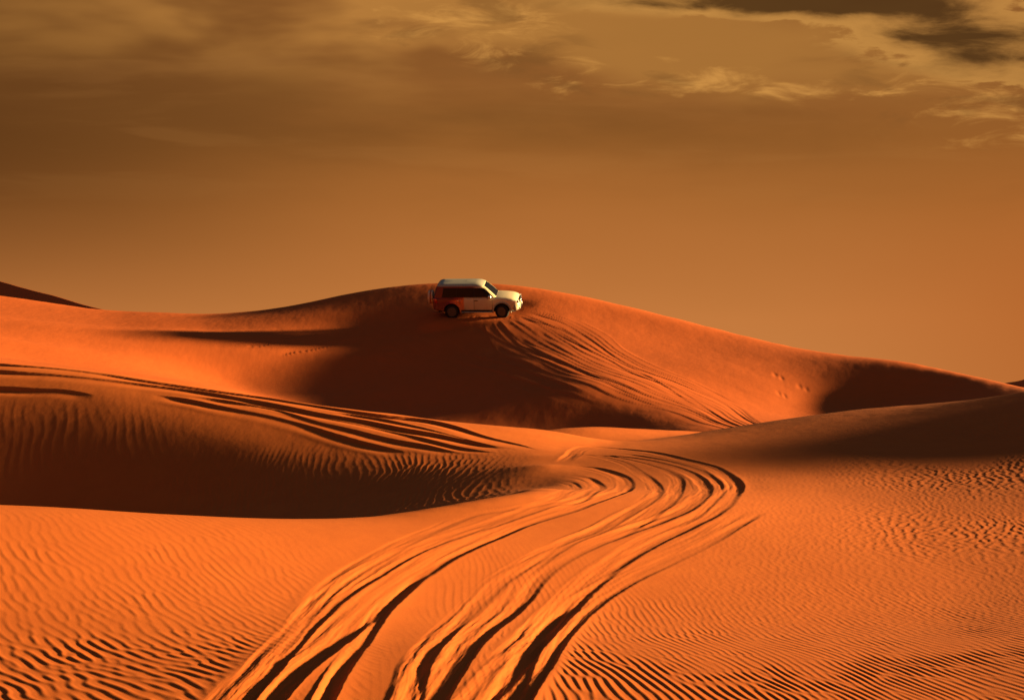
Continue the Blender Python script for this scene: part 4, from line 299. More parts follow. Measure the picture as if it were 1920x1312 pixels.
-70,1,2,1,1,1,1,1,1,0,0,0,0,1,1,1,-1,-2,-3,-6,-6,-8,-7,-7,-6,-4,-4,-3,-1,-3,-3,-6,-5,-6,-5,-5,-4,-4,-2,-4,-2,-3,-2,-1,2,2,4,5,4,4,2,-1,-1,1,3,7,10,11,11,12,11,10,10,9,9,9,7,9,7,8,7,7,8,6,5,6,4,5,4,3,3,2,1,2,0,0,0,-1,-1,-1,-2,-1,-2,-2,-2,-2,-2,-4,-2,-2,-3,-3,-3,-3,-2,
-88,2,1,1,2,1,1,0,0,-1,-2,-2,-1,-1,1,0,0,-1,-3,-3,-5,-6,-5,-5,-5,-4,-4,-2,-4,-2,-4,-3,-5,-6,-6,-5,-3,-2,-1,-1,-2,-2,-2,0,2,4,7,7,7,6,3,3,2,2,4,5,8,9,11,13,12,11,10,9,8,8,8,6,8,6,7,6,5,6,5,5,5,4,3,3,3,2,1,0,0,0,-1,-1,-2,-2,-2,-3,-2,-3,-3,-4,-3,-3,-4,-4,-4,-4,-3,-4,-4,
-100,1,1,1,1,0,1,0,-2,-1,-1,-1,-2,-1,-1,0,0,-1,-1,-3,-2,-3,-3,-4,-3,-4,-4,-5,-3,-3,-3,-2,-1,-2,-4,-5,-3,-2,1,1,0,-2,-3,-2,0,3,4,6,6,5,6,6,8,8,6,6,5,7,10,9,11,11,10,9,9,7,7,7,5,7,5,5,5,5,5,4,4,4,3,3,2,1,2,0,0,0,-2,-1,-2,-3,-3,-2,-4,-4,-4,-4,-5,-4,-5,-4,-4,-5,-5,-4,-5,
-109,0,0,0,0,1,-1,0,0,0,-2,-1,-1,-1,-1,-1,-2,-1,0,0,-1,1,-1,-1,-1,-3,-4,-3,-5,-3,-1,1,2,2,0,-2,-3,-2,-2,0,-1,-1,0,-1,-3,-4,-3,-2,0,5,8,11,11,11,10,8,8,7,7,9,9,9,8,10,7,8,7,6,6,5,5,6,5,3,4,5,3,2,4,2,1,2,0,1,-1,-1,0,-3,-2,-2,-3,-4,-4,-4,-5,-4,-4,-5,-5,-5,-6,-4,-6,-5,-6,
-117,-1,0,0,-1,0,0,0,0,0,1,-1,-1,-1,-2,-2,-1,-2,-1,1,2,3,3,3,1,0,0,-3,-1,-1,1,1,1,3,3,2,0,-3,-7,-6,-4,-1,-2,-3,-4,-4,-6,-4,0,2,8,9,11,12,11,10,9,9,7,8,8,7,9,7,8,7,7,6,6,5,5,4,4,5,3,2,3,3,2,1,2,1,1,0,0,-1,-2,-1,-2,-4,-3,-3,-4,-4,-4,-5,-5,-5,-5,-5,-5,-6,-5,-6,-4,
-123,0,-2,-1,-1,0,0,0,2,0,2,1,0,-2,-1,-3,-3,-1,-1,1,3,4,6,6,5,4,2,3,3,2,2,0,0,-2,1,1,-1,-3,-4,-6,-6,-6,-4,-4,-4,-5,-4,-2,-1,2,5,7,10,9,11,10,9,9,10,7,7,8,7,7,7,6,6,6,6,5,4,4,4,3,3,3,2,2,1,2,1,0,0,0,0,-1,-1,-2,-2,-2,-3,-4,-3,-4,-4,-4,-5,-5,-4,-6,-4,-5,-5,-4,-6,
-126,-2,0,-1,0,-2,0,1,0,2,2,2,1,1,-2,-2,-2,-2,0,1,3,3,5,6,7,7,6,7,5,4,2,0,0,-1,-2,-1,-2,-4,-4,-5,-5,-5,-6,-5,-5,-4,-2,-2,0,2,2,6,6,9,9,9,10,8,8,8,8,7,6,6,6,7,5,5,5,4,5,4,3,3,2,2,2,1,2,0,1,0,1,-1,-1,0,-2,-1,-2,-2,-2,-3,-3,-3,-4,-4,-4,-4,-4,-4,-4,-4,-4,-4,-3,
-127,0,-1,0,-1,0,0,-1,0,1,1,2,3,1,0,0,0,2,1,2,1,2,1,3,4,7,9,8,8,6,3,3,-1,0,-1,-3,-3,-2,-4,-5,-5,-5,-5,-5,-4,-3,-3,-1,0,1,3,3,6,6,6,9,7,9,7,8,7,6,7,6,5,5,5,5,4,4,3,3,3,3,3,1,1,2,0,1,0,0,-1,0,0,-2,0,-1,-2,-1,-2,-2,-3,-2,-3,-3,-3,-3,-3,-3,-4,-2,-3,-3,-3,
-123,0,0,0,0,0,-1,1,0,-1,-2,-1,-1,1,4,4,4,2,3,1,1,1,2,1,4,6,7,7,7,6,5,3,3,1,-2,-1,-2,-4,-3,-3,-4,-4,-4,-4,-4,-3,-2,-2,0,0,2,4,3,5,6,5,8,6,7,6,7,7,5,5,6,4,4,4,3,4,3,3,2,1,2,2,2,0,1,0,0,0,-1,0,-1,0,-1,-2,0,-1,-2,-1,-1,-2,-2,-2,-1,-2,-3,-1,-2,-2,-2,-2,-2,
-121,1,0,1,0,0,0,-1,-1,-2,-1,-1,0,1,3,4,4,5,3,3,1,2,1,3,4,3,6,6,6,6,5,4,2,1,2,-1,-1,-2,-2,-4,-2,-4,-4,-3,-2,-3,-3,-1,-1,1,1,2,3,3,5,5,4,6,6,6,5,6,6,5,3,4,4,3,3,3,2,2,2,2,1,1,1,1,0,0,0,0,0,-1,0,-1,-1,1,-1,-1,-1,0,-1,-1,-1,0,-1,-1,0,-2,0,-1,0,-1,-1,
-118,0,0,0,0,1,-1,-1,-1,0,-1,-1,1,2,1,4,4,3,4,3,4,2,3,3,3,4,4,5,5,5,5,4,4,2,1,1,-1,0,-2,-1,-4,-2,-2,-3,-3,-2,-1,-1,0,0,0,1,2,3,2,4,4,4,5,5,4,5,4,4,5,3,3,2,3,1,2,2,1,1,2,1,-1,1,0,1,0,0,0,0,-1,1,0,-1,0,0,0,-1,1,0,1,0,0,0,0,1,0,0,0,1,0,
-118,-1,1,0,0,-1,1,0,-1,0,0,1,0,2,3,2,3,4,3,3,3,4,4,3,4,5,4,4,4,4,4,4,4,3,2,2,1,-1,-1,-1,-1,-2,-2,-1,-2,-1,-1,-1,-1,0,1,0,1,1,2,2,3,3,3,3,5,3,3,4,3,3,2,3,2,2,1,1,1,1,0,1,1,0,1,0,0,0,1,0,1,-1,1,0,0,0,1,1,0,1,1,1,1,2,1,1,1,1,1,1,1,
-121,1,0,-1,1,0,0,0,1,1,1,1,2,1,2,2,3,2,4,4,4,3,4,5,4,3,5,5,4,4,4,4,3,3,3,1,1,2,0,0,-1,-1,0,-2,0,-1,0,-1,0,0,-1,0,0,1,1,1,1,2,2,3,2,2,4,2,2,2,3,2,1,1,2,1,1,0,1,0,1,0,0,1,1,1,0,1,0,1,0,1,0,1,1,1,1,2,2,1,2,2,2,2,2,1,2,1,2,
-124,0,0,2,0,0,1,1,1,1,1,2,1,2,2,3,2,4,2,4,4,4,5,4,4,5,4,4,4,5,3,4,3,4,2,2,3,0,2,0,1,0,0,1,-1,0,-1,1,-1,-1,0,0,0,-1,0,1,1,1,1,0,2,2,0,2,2,2,1,2,1,2,1,0,1,1,0,1,0,1,1,1,1,1,1,1,1,1,1,0,2,1,2,1,2,1,2,2,2,2,2,2,2,2,2,2,2,
-127,1,1,0,1,2,0,1,2,1,2,1,2,2,2,2,4,2,4,4,4,5,3,5,4,5,4,4,5,3,4,3,4,3,3,3,1,3,2,1,2,1,1,0,1,0,0,-1,0,0,-1,0,-1,0,0,-1,0,0,0,1,-1,0,2,0,1,1,1,1,1,1,1,1,1,1,1,0,1,1,1,1,1,2,1,1,2,1,1,3,1,2,1,2,1,2,1,3,2,2,2,2,2,3,2,2,2,
-129,1,2,1,1,1,2,1,0,2,1,2,2,2,3,3,3,4,4,3,4,4,5,3,5,4,4,4,4,4,4,4,3,2,4,3,3,3,1,3,2,2,1,1,1,1,0,0,0,-1,0,-1,0,-1,-1,0,-1,-1,-1,-1,0,0,-1,0,0,1,0,0,2,0,1,1,1,1,1,2,1,1,2,1,1,1,2,2,1,2,2,1,3,1,2,2,3,1,2,2,1,2,2,2,2,1,2,2,2,
-128,1,1,1,1,1,1,1,2,1,2,1,3,3,2,3,3,4,3,4,4,4,4,5,4,4,4,4,4,3,4,3,3,4,2,4,3,2,4,2,2,2,2,2,1,1,1,1,0,0,0,-1,-1,0,-1,-2,-2,-1,-2,-1,-1,-1,-1,0,-1,-1,1,0,0,2,0,2,1,1,1,2,2,1,1,2,2,2,1,2,2,2,3,2,2,2,2,2,2,2,2,1,2,1,1,2,1,2,2,1,1,
-126,1,0,1,1,1,0,2,1,1,2,3,1,3,3,3,4,3,4,4,3,4,4,4,4,4,4,4,3,4,3,3,3,4,3,2,3,4,2,3,3,2,2,2,2,1,1,0,1,1,0,0,-1,-1,-2,-1,-1,-2,-1,-2,-2,-2,-1,-1,0,-1,0,0,0,0,1,0,2,2,2,1,1,3,2,2,2,1,3,2,3,2,2,2,2,3,2,2,1,2,1,1,2,1,1,1,2,1,1,1,2,
-122,0,0,0,0,1,1,0,2,1,2,2,3,2,3,3,2,4,3,4,4,4,4,3,4,4,3,4,4,3,4,3,3,3,3,3,3,2,3,3,1,3,2,2,1,2,2,1,1,0,0,1,0,-1,0,-2,-1,-2,-1,-2,-1,-2,-1,-2,-1,-1,-2,0,0,0,1,1,0,2,2,2,3,2,2,2,2,3,3,2,2,2,2,3,1,2,2,2,1,2,1,2,1,1,2,0,1,1,1,1,0,
-122,1,0,0,1,0,1,1,0,2,2,1,2,3,2,3,4,3,3,4,4,3,4,4,4,3,4,4,3,4,2,4,3,2,3,3,3,2,2,2,3,2,2,1,3,1,1,2,1,1,1,0,0,0,0,0,-1,-1,-2,-1,-2,-1,-2,-2,-2,-1,-1,-1,-1,-1,1,1,1,1,2,2,2,3,3,3,3,2,2,3,2,3,1,2,2,2,1,1,2,1,2,1,1,2,0,2,0,1,1,1,1,
-120,-1,1,1,-1,0,1,1,2,1,0,3,2,2,3,3,2,3,4,3,4,4,3,4,4,4,4,3,3,4,4,2,4,2,3,2,2,3,2,3,2,1,2,3,1,2,2,1,1,1,1,0,1,0,-1,0,0,0,-1,-2,-1,-2,-3,-1,-3,-2,-1,-1,-1,0,0,0,2,2,1,2,3,3,3,2,3,4,2,2,2,2,3,1,2,1,1,2,2,1,2,1,1,1,2,0,1,1,0,1,1]
DEM_SHAPE=(169, 105)  # heights include an unseen crest beyond the right edge, raised to cast shade
TRACKS=[
('R1', 0.075, 0.22, 0.03, [(0.99, 33.02), (1.95, 37.12), (3.25, 36.13), (4.13, 33.38), (4.58, 31.29), (4.48, 28.13), (3.95, 25.07), (3.31, 23.21), (2.3, 21.17), (1.33, 18.63), (0.76, 16.78), (0.32, 14.35), (0.05, 12.07), (-0.1, 11.01), (-0.18, 10.49)]),
('R0', 0.05, 0.2, 0.03, [(1.32, 35.17), (2.82, 34.17), (3.61, 32.09), (3.95, 29.96), (3.79, 27.29), (3.08, 23.8), (1.8, 21.21), (0.77, 18.93), (0.26, 17.46), (-0.18, 15.04), (-0.38, 12.72), (-0.52, 10.99), (-0.55, 10.55)]),
('R00', 0.03, 0.15, 0.02, [(1.67, 35.17), (2.53, 33.38), (2.89, 31.01), (2.93, 28.59), (2.47, 24.54), (1.66, 21.87), (0.82, 20.06), (0.36, 18.6), (0.0, 17.31)]),
('R0b', 0.035, 0.15, 0.02, [(2.12, 35.3), (2.97, 33.02), (3.42, 30.84), (3.41, 28.9), (2.82, 24.67), (2.24, 22.67), (1.48, 20.76)]),
('R0c', 0.035, 0.12, 0.02, [(2.54, 35.62), (3.42, 33.74), (4.01, 31.46), (4.16, 28.8), (3.83, 26.18), (3.02, 23.04), (2.25, 21.44)]),
('R3', 0.03, 0.25, 0.03, [(4.25, 23.63), (3.67, 22.39), (2.73, 20.72), (1.75, 18.77), (0.98, 16.81), (0.54, 14.53), (0.3, 12.84), (0.13, 11.73), (0.06, 11.03), (0.02, 10.57)]),
('R2', 0.05, 0.1, 0.03, [(0.72, 16.78), (0.58, 16.25), (0.35, 14.88), (0.14, 12.97), (0.03, 11.52), (-0.02, 11.03), (-0.06, 10.57)]),
('L1', 0.07, 0.24, 0.03, [(1.22, 32.61), (1.92, 32.09), (2.37, 30.9), (2.45, 29.17), (2.06, 25.48), (1.13, 22.92), (0.3, 21.36), (-0.24, 19.95), (-0.72, 18.7), (-1.04, 17.52), (-1.34, 16.28), (-1.55, 14.3), (-1.64, 12.14), (-1.69, 10.97), (-1.71, 10.45)]),
('L2', 0.06, 0.09, 0.03, [(-1.04, 17.52), (-1.24, 16.51), (-1.39, 15.2), (-1.41, 13.4), (-1.4, 11.92), (-1.39, 10.97), (-1.38, 10.53)]),
('L0', 0.04, 0.2, 0.025, [(1.17, 31.17), (1.69, 30.07), (1.77, 27.78), (1.31, 24.01), (0.53, 22.59), (-0.25, 21.17), (-0.92, 19.45), (-1.34, 18.27), (-1.74, 16.81), (-1.96, 15.48), (-2.02, 13.82), (-1.99, 12.07), (-1.98, 10.97), (-1.96, 10.47)]),
('L00', 0.02, 0.12, 0.02, [(0.92, 30.51), (1.26, 29.27), (1.18, 26.61), (0.8, 23.63), (0.18, 22.43), (-0.64, 21.55), (-1.27, 19.59), (-1.65, 18.07), (-1.97, 16.75), (-2.11, 15.65), (-2.17, 13.92)]),
('RB', 0.03, 0.15, 0.0, [(1.01, 20.42), (0.27, 18.66), (-0.21, 17.09), (-0.56, 14.69), (-0.72, 12.9), (-0.78, 11.19), (-0.8, 10.7)]),
('B1', 0.09, 0.3, 0.05, [(-16.48, 42.26), (-15.05, 41.8), (-12.25, 41.21), (-10.03, 40.54), (-7.91, 40.04), (-6.86, 39.75), (-5.27, 39.04), (-3.74, 38.41), (-2.53, 38.14), (-1.79, 37.66), (-0.83, 36.79), (0.09, 36.13), (0.66, 35.17)]),
('B2', 0.09, 0.3, 0.05, [(-16.04, 41.13), (-14.73, 40.91), (-12.03, 40.47), (-10.44, 40.18), (-8.84, 39.75), (-6.7, 38.83), (-5.14, 38.07), (-3.65, 37.46), (-2.67, 36.92), (-1.74, 36.46), (-0.58, 35.74), (0.09, 35.3)]),
('B3', 0.07, 0.25, 0.05, [(-8.98, 39.25), (-7.67, 38.83), (-6.63, 38.41), (-5.29, 37.39), (-4.03, 36.66), (-3.07, 36.07), (-2.13, 35.55), (-1.22, 34.86)]),
('B4', 0.08, 0.25, 0.05, [(-9.98, 39.32), (-8.62, 38.76), (-8.08, 38.48), (-6.51, 37.73), (-5.47, 37.12), (-4.46, 36.39), (-3.48, 35.74), (-2.54, 35.11)]),
('B5', 0.12, 0.3, 0.03, [(-15.56, 39.89), (-14.33, 39.82), (-13.39, 39.68), (-12.45, 39.54), (-11.5, 39.18)]),
('B6', 0.05, 0.2, 0.05, [(-7.8, 39.25), (-6.05, 38.41), (-4.5, 37.52), (-3.03, 36.72), (-1.47, 35.62), (-0.26, 34.79)]),
('B7', 0.05, 0.2, 0.05, [(-4.87, 38.21), (-3.39, 37.66), (-2.22, 36.99), (-1.09, 36.2), (-0.13, 35.42)]),
('D1', 0.1, 0.35, 0.05, [(0.73, 78.07), (1.16, 77.65), (2.56, 75.99), (3.75, 73.57), (5.33, 68.33), (7.85, 64.05), (9.21, 61.56), (9.74, 55.16)]),
('D2', 0.07, 0.3, 0.05, [(0.0, 77.79), (1.61, 75.44), (2.91, 72.65), (4.47, 68.95), (5.88, 65.33), (7.71, 62.34), (9.03, 54.96)]),
('D3', 0.08, 0.3, 0.05, [(-0.87, 76.95), (0.19, 72.91), (1.06, 70.97), (3.35, 65.68), (5.42, 62.34), (7.33, 59.81), (8.9, 54.17)]),
('D4', 0.05, 0.3, 0.05, [(-2.21, 76.54), (-0.83, 73.97), (0.54, 71.61), (2.7, 67.36), (4.14, 63.82), (5.77, 61.56)]),
('D5', 0.05, 0.3, 0.05, [(0.86, 76.68), (2.79, 74.37), (4.02, 71.48), (5.53, 66.99), (7.08, 62.9), (8.37, 58.74)]),
('D6', 0.12, 0.3, 0.03, [(-13.96, 74.9), (-13.25, 75.17), (-12.7, 75.58)]),
('D7', 0.15, 0.4, 0.05, [(-12.56, 76.13), (-11.79, 76.68), (-10.97, 77.37), (-9.38, 78.21), (-7.67, 78.63)]),
('D8', 0.15, 0.4, 0.05, [(-12.16, 74.23), (-11.41, 74.77), (-10.57, 75.17), (-9.15, 76.26), (-7.5, 76.95)]),
('D9', 0.06, 0.4, 0.05, [(-5.27, 78.07), (-3.36, 74.77), (-1.61, 71.61), (1.0, 66.99), (3.25, 61.89)]),
('D10', 0.06, 0.4, 0.05, [(-7.32, 75.04), (-4.39, 73.17), (-1.57, 69.57), (1.44, 63.93), (3.87, 60.68)])]
# ------------------------------------------------------------------ the dunes: a sculpted height field + ripples + tyre ruts
def cubic(v, x, axis):
    """Catmull-Rom sampling of array v at fractional positions x along axis"""
    v = np.moveaxis(v, axis, 0); n = v.shape[0]
    x = np.clip(x, 0, n - 1.000001); i = x.astype(int); f = (x - i)[:, None]
    g = lambda k: v[np.clip(i + k, 0, n - 1)]
    p0, p1, p2, p3 = g(-1), g(0), g(1), g(2)
    r = p1 + .5 * f * (p2 - p0 + f * (2 * p0 - 5 * p1 + 4 * p2 - p3 + f * (3 * (p1 - p2) + p3 - p0)))
    return np.moveaxis(r, 0, axis)
q = np.array(DEM, dtype=np.int64).reshape(DEM_SHAPE)
Hc = np.cumsum(np.cumsum(q, axis=1), axis=0) / 2e4
U0, L0, DL = -704.0, 1.8718021769015913, 0.018
# columns (bearing) and rows (distance): fine where the land is seen, coarse elsewhere
uc = list(np.arange(-70, 1990.1, 1.6))
st = 2.4; u = 1990.0
while u < 9500: u += st; st = min(st * 1.09, 700); uc.append(u)
st = 2.4; u = -70.0
while u > -7600: u -= st; st = min(st * 1.09, 700); uc.insert(0, u)
uc = np.array(uc); slope = (uc - 960) / F_PX
ry = []; y = 2.0
while y < 3500:
    ry.append(y)
    y *= (1.03 if y < 8.5 else 1.0021 if y < 25 else 1.0025 if y < 31 else 1.0010 if y < 43 else 1.0025 if y < 52 else 1.0018 if y < 88 else 1.003 if y < 150 else 1.02)
ry = np.array(ry)
H = cubic(Hc, (np.log(np.clip(ry, 6.6, 130)) - L0) / DL, 0)
H = cubic(H, (np.clip(uc, -700, 2600) - U0) / 32.0, 1)
yc = np.clip(ry, 6.6, 130)[:, None]
Z = H * yc
X = slope[None, :] * ry[:, None]; Y = np.repeat(ry[:, None], len(uc), 1)

rng = np.random.default_rng(7)
def noise_tile(n=512, beta=1.6, lo=3):
    k = np.hypot(*np.meshgrid(np.fft.fftfreq(n) * n, np.fft.fftfreq(n) * n)); k[0, 0] = 1
    s = (rng.normal(size=(n, n)) + 1j * rng.normal(size=(n, n))) / k ** beta; s[k < lo] = 0
    t = np.fft.ifft2(s).real; return t / t.std()
def samp(t, a, b):
    n = t.shape[0]; a = (a % 1) * n; b = (b % 1) * n; i = a.astype(int); j = b.astype(int); fa = a - i; fb = b - j
    i %= n; j %= n; i1 = (i + 1) % n; j1 = (j + 1) % n
    return (t[i, j] * (1 - fa) * (1 - fb) + t[i1, j] * fa * (1 - fb) + t[i, j1] * (1 - fa) * fb + t[i1, j1] * fa * fb)
NW = 96
def ripple_tile(sr, sp_, n=1024):
    kx, ky = np.meshgrid(np.fft.fftfreq(n) * n, np.fft.fftfreq(n) * n, indexing='ij')
    g = np.exp(-.5 * ((np.hypot(kx, ky) - NW) / (sr * NW)) ** 2 - .5 * (np.arctan2(ky, kx) / sp_) ** 2)
    t = np.fft.ifft2((rng.normal(size=(n, n)) + 1j * rng.normal(size=(n, n))) * g)
    return t / np.sqrt((np.abs(t) ** 2).mean())
T_N = noise_tile(); T_S = noise_tile(beta=3.0, lo=2); T_M = noise_tile(beta=2.2, lo=4); T_R = ripple_tile(.10, R(5)); T_R2 = ripple_tile(.16, R(10)); T_I = ripple_tile(.28, R(38))
def ripples(t, x, y, lam, ang, warp=.35):
    """ang = bearing of the wave vector; long-crested, forking ripples of unit amplitude"""
    wx = samp(T_S, x / 9, y / 15); wy = samp(T_S, x / 10 + .4, y / 13 + .7)
    x = x + warp * lam * 2.2 * wx; y = y + warp * lam * 2.2 * wy
    c, s = math.cos(ang), math.sin(ang); a = (x * c + y * s) / (lam * NW); b = (-x * s + y * c) / (lam * NW)
    z = samp(t, a, b); m = np.abs(z); ph = np.angle(z); A = np.tanh(m * 1.6)
    return A * (np.cos(ph) + .28 * np.cos(2 * ph + .9))
def sst(x, a, b):
    t = np.clip((x - a) / (b - a), 0, 1); return t * t * (3 - 2 * t)
def catmull(P, step):
    P = np.array(P, float); Q = np.vstack([2 * P[0] - P[1], P, 2 * P[-1] - P[-2]]); out = []
    for i in range(1, len(Q) - 2):
        p0, p1, p2, p3 = Q[i - 1:i + 3]; n = max(2, int(np.hypot(*(p2 - p1)) / step))
        t = np.linspace(0, 1, n, endpoint=False)[:, None]
        out.append(p1 + .5 * t * (p2 - p0 + t * (2 * p0 - 5 * p1 + 4 * p2 - p3 + t * (3 * (p1 - p2) + p3 - p0))))
    return np.vstack(out + [P[-1:]])
DZ = np.zeros_like(Z); TM = np.zeros_like(Z)          # rut relief, rut mask (no ripples there)
sunh = np.array((math.cos(R(SUN_AZ)), math.sin(R(SUN_AZ))))
def carve(name, dep, wl, bm, pts):
    far_t = pts[0][1] > 45; k_ = .2 if far_t else .55 if name[0] == 'B' else .62
    dep *= k_; wl *= 1.38; bm *= k_ * .9
    big = name[0] != 'A'
    P = catmull(pts, .12 if pts[0][1] < 45 else .3)
    D = np.gradient(P, axis=0); D /= np.hypot(D[:, 0], D[:, 1])[:, None] + 1e-9
    N = np.stack([-D[:, 1], D[:, 0]], 1)
    if (N[len(N) // 3:] @ sunh).sum() < 0: N = -N
    S = np.concatenate([[0], np.cumsum(np.hypot(*np.diff(P, axis=0).T))]); Lt = S[-1]
    mg = wl * 2 + .6
    best = {}
    C = 24
    dist = np.full(Z.shape, 9e9, np.float32); sd_ = np.zeros(Z.shape, np.float32); al = np.zeros(Z.shape, np.float32)
    for k in range(0, len(P) - 1, C):
        p = P[k:k + C + 1]; lo = p.min(0) - mg; hi = p.max(0) + mg
        r0, r1 = np.searchsorted(ry, lo[1]), np.searchsorted(ry, hi[1])
        if r1 <= r0: continue
        um, uM = min(lo[0] / ry[r0], lo[0] / ry[min(r1, len(ry) - 1)]), max(hi[0] / ry[r0], hi[0] / ry[min(r1, len(ry) - 1)])
        c0, c1 = np.searchsorted(slope, um), np.searchsorted(slope, uM)
        x = X[r0:r1, c0:c1]; yy = Y[r0:r1, c0:c1]
        m = (x > lo[0]) & (x < hi[0]); xi = x[m]; yi = yy[m]
        bd = np.full(xi.shape, 9e9); bs = np.zeros(xi.shape); ba = np.zeros(xi.shape)
        for i in range(len(p) - 1):
            a = p[i]; d = p[i + 1] - a; L2 = d @ d + 1e-12
            t = np.clip(((xi - a[0]) * d[0] + (yi - a[1]) * d[1]) / L2, 0, 1)
            ex = xi - a[0] - t * d[0]; ey = yi - a[1] - t * d[1]; q2 = ex * ex + ey * ey; w = q2 < bd
            bd[w] = q2[w]; ns = N[k + i]; bs[w] = (np.sign(ex * ns[0] + ey * ns[1]) * np.sqrt(q2))[w]; ba[w] = (S[k + i] + t * math.sqrt(L2))[w]
        dd = dist[r0:r1, c0:c1]; cur = dd[m]; w = bd < cur; cur[w] = bd[w]; dd[m] = cur
        q_ = sd_[r0:r1, c0:c1]; cur = q_[m]; cur[w] = bs[w]; q_[m] = cur
        q_ = al[r0:r1, c0:c1]; cur = q_[m]; cur[w] = ba[w]; q_[m] = cur
    I = np.nonzero(dist < mg * mg); s = sd_[I].astype(float); a = al[I].astype(float)
    s = s + .03 * wl / .2 * samp(T_S, a / 16, 0 * a + hash_(name)) + .004 * samp(T_N, a / 4, 0 * a + .3)
    amp = (1 + .22 * samp(T_S, a / 14, 0 * a + .61)) * sst(a, 0, min(1.5, Lt * .15)) * (sst(Lt - a, 0, min(1.5, Lt * .15)) if pts[-1][1] > 12 else 1)
    amp = np.clip(amp, 0, 1.5); r = .05 + dep * .55
    if name[0] in 'RL': amp = amp * (.42 + .58 * (1 - sst(Y[I], 12.5, 19))); r = r + .05 * sst(Y[I], 12, 18)
    low = np.where(s < 0, sst(s, -wl, -.02), 1 - sst(s, 0, r))
    bermr = np.where(s > 0, sst(s, r * .3, r) * np.exp(-np.clip(s - r, 0, 9) / (.1 + bm * 2.2)), 0)
    berml = .2 * np.exp(-((s + wl + .06) / .09) ** 2)
    h = -dep * low + bm * (bermr + berml)
    inb = sst(s, -wl * 1.1, -wl * .8) * (1 - sst(s, -.02, .03))
    if name[0] in 'RL': h += .0060 * sst(s, -wl * 1.3, -wl) * (1 - sst(s, -.02, .12)) * samp(T_M, s / 1.1 + hash_(name), a / 26) + .0018 * inb * samp(T_N, s / .9 + hash_(name), a / 9)
    DZ[I] += h * amp; TM[I] = np.maximum(TM[I], (sst(s, -wl - .25, -wl) * (1 - sst(s, r, r + .12))) * np.clip(amp, 0, 1))
def hash_(s): return (sum(ord(c) * (i + 3) for i, c in enumerate(s)) % 97) / 97.0
for t_ in TRACKS: carve(*t_)
# the fan of fine slide lines running down from the car
fan_a = catmull([t_[4] for t_ in TRACKS if t_[0] == 'D1'][0], .5); fan_b = catmull([t_[4] for t_ in TRACKS if t_[0] == 'D3'][0], .5)
res_ = lambda P: np.stack([np.interp(np.linspace(0, 1, 9), np.linspace(0, 1, len(P)), P[:, k]) for k in (0, 1)], 1)
fan_a, fan_b = res_(fan_a), res_(fan_b)
for k, f_ in enumerate((-.35, -.2, -.1, .12, .24, .36, .47, .58, .70, .82, .93, 1.12, 1.25, 1.4)):
    pf = fan_a * (1 - f_) + fan_b * f_; n0_, n1_ = (0, 9) if k % 3 else (1, 7 + k % 2)
    carve('D' + 'abcdefghijklmn'[k], .020 + .013 * ((k * 7) % 3), .22 + .05 * (k % 3), .05, [tuple(p_) for p_ in pf[n0_:n1_]])
# broad shallow troughs pressed by both wheel lines
# loose streaks of slid sand on the big dune
st_ = sst(Y, 50, 54) * (1 - sst(Y, 62, 73)) * sst(X, -9, -3) * (1 - sst(X, 10, 14))
dirx = (X - 1.0) / np.clip(82.0 - Y, 4, 99)          # fan out from just under the crest
DZ += st_ * .035 * samp(T_M, dirx * .22, Y / 160 + .3)
DZ += sst(Y, 56, 62) * (1 - sst(Y, 78, 83)) * .05 * samp(T_S, X / 60 + .6, Y / 14) * (1 - sst(X, -1, 5))
# broken ground: footprints / clods
und = .010 * samp(T_S, X / 31, Y / 44) + .0010 * samp(T_N, X / 5, Y / 7)
amp_far = np.clip(Y / 40, .3, 2.2); und *= amp_far
rip = np.zeros_like(Z)
def zone(m, fn):
    I = np.nonzero(m > 2e-5)
    if len(I[0]): rip[I] += m[I] * fn(X[I], Y[I])
uvU = X / Y * F_PX + 960
patch = samp(T_S, X / 9 + .2, Y / 15 + .5)
brk = .75 + .25 * np.tanh(patch * 1.2)
Yp = Y + 1.3 * patch + .5 * samp(T_M, X / 6, Y / 8)
zl = (1 - sst(X, -2.2, -.9)) * (1 - sst(Yp, 12.5, 20.0)) * (.35 + .65 * (1 - sst(Yp, 11.5, 15.5))) * (1 - sst(-X, 9, 14))
zone(zl * .0080 * brk, lambda x, y: ripples(T_R2, x, y, .12, R(32), .25))
zr = sst(X, -1.3, -.3) * (1 - sst(Yp, 13.0, 20.5)) * (.45 + .55 * (1 - sst(Yp, 11.5, 17))) * (1 - sst(X, 7, 12))
zone(zr * .0046 * brk, lambda x, y: ripples(T_R, x, y, .085, R(6), .35))
zi = sst(X / Y, .19, .31) * sst(Y, 18, 23) * (1 - sst(Y, 34, 39)) * (1 - sst(X, 16, 22)) * sst(patch, -1.6, .6)
zone(zi * .0042, lambda x, y: ripples(T_I, x, y, .17, R(-12), .4))
zf = sst(X / Y, .05, .2) * sst(Y, 13, 18) * (1 - sst(Y, 28, 33)) * (1 - sst(X, 16, 22))
zone(zf * .0009, lambda x, y: ripples(T_I, x, y, .12, R(-4), .3))
zb = sst(Y, 24.5, 27.5) * (1 - sst(Y, 33, 36.5)) * (1 - sst(X, -2.5, 1.0)) * (1 - sst(-X, 7.5, 13))
zone(zb * .0062 * brk, lambda x, y: ripples(T_R2, x, y, .17, R(-2), .3))
zb2 = sst(Y, 28, 31) * (1 - sst(Y, 37, 40)) * sst(-X, 8, 11)
zone(zb2 * .0018 * brk, lambda x, y: ripples(T_R, x, y, .26, R(24), .25))
Z += und * (1 - TM * .7) + rip * (1 - np.clip(TM * 1.3, 0, 1)) + DZ
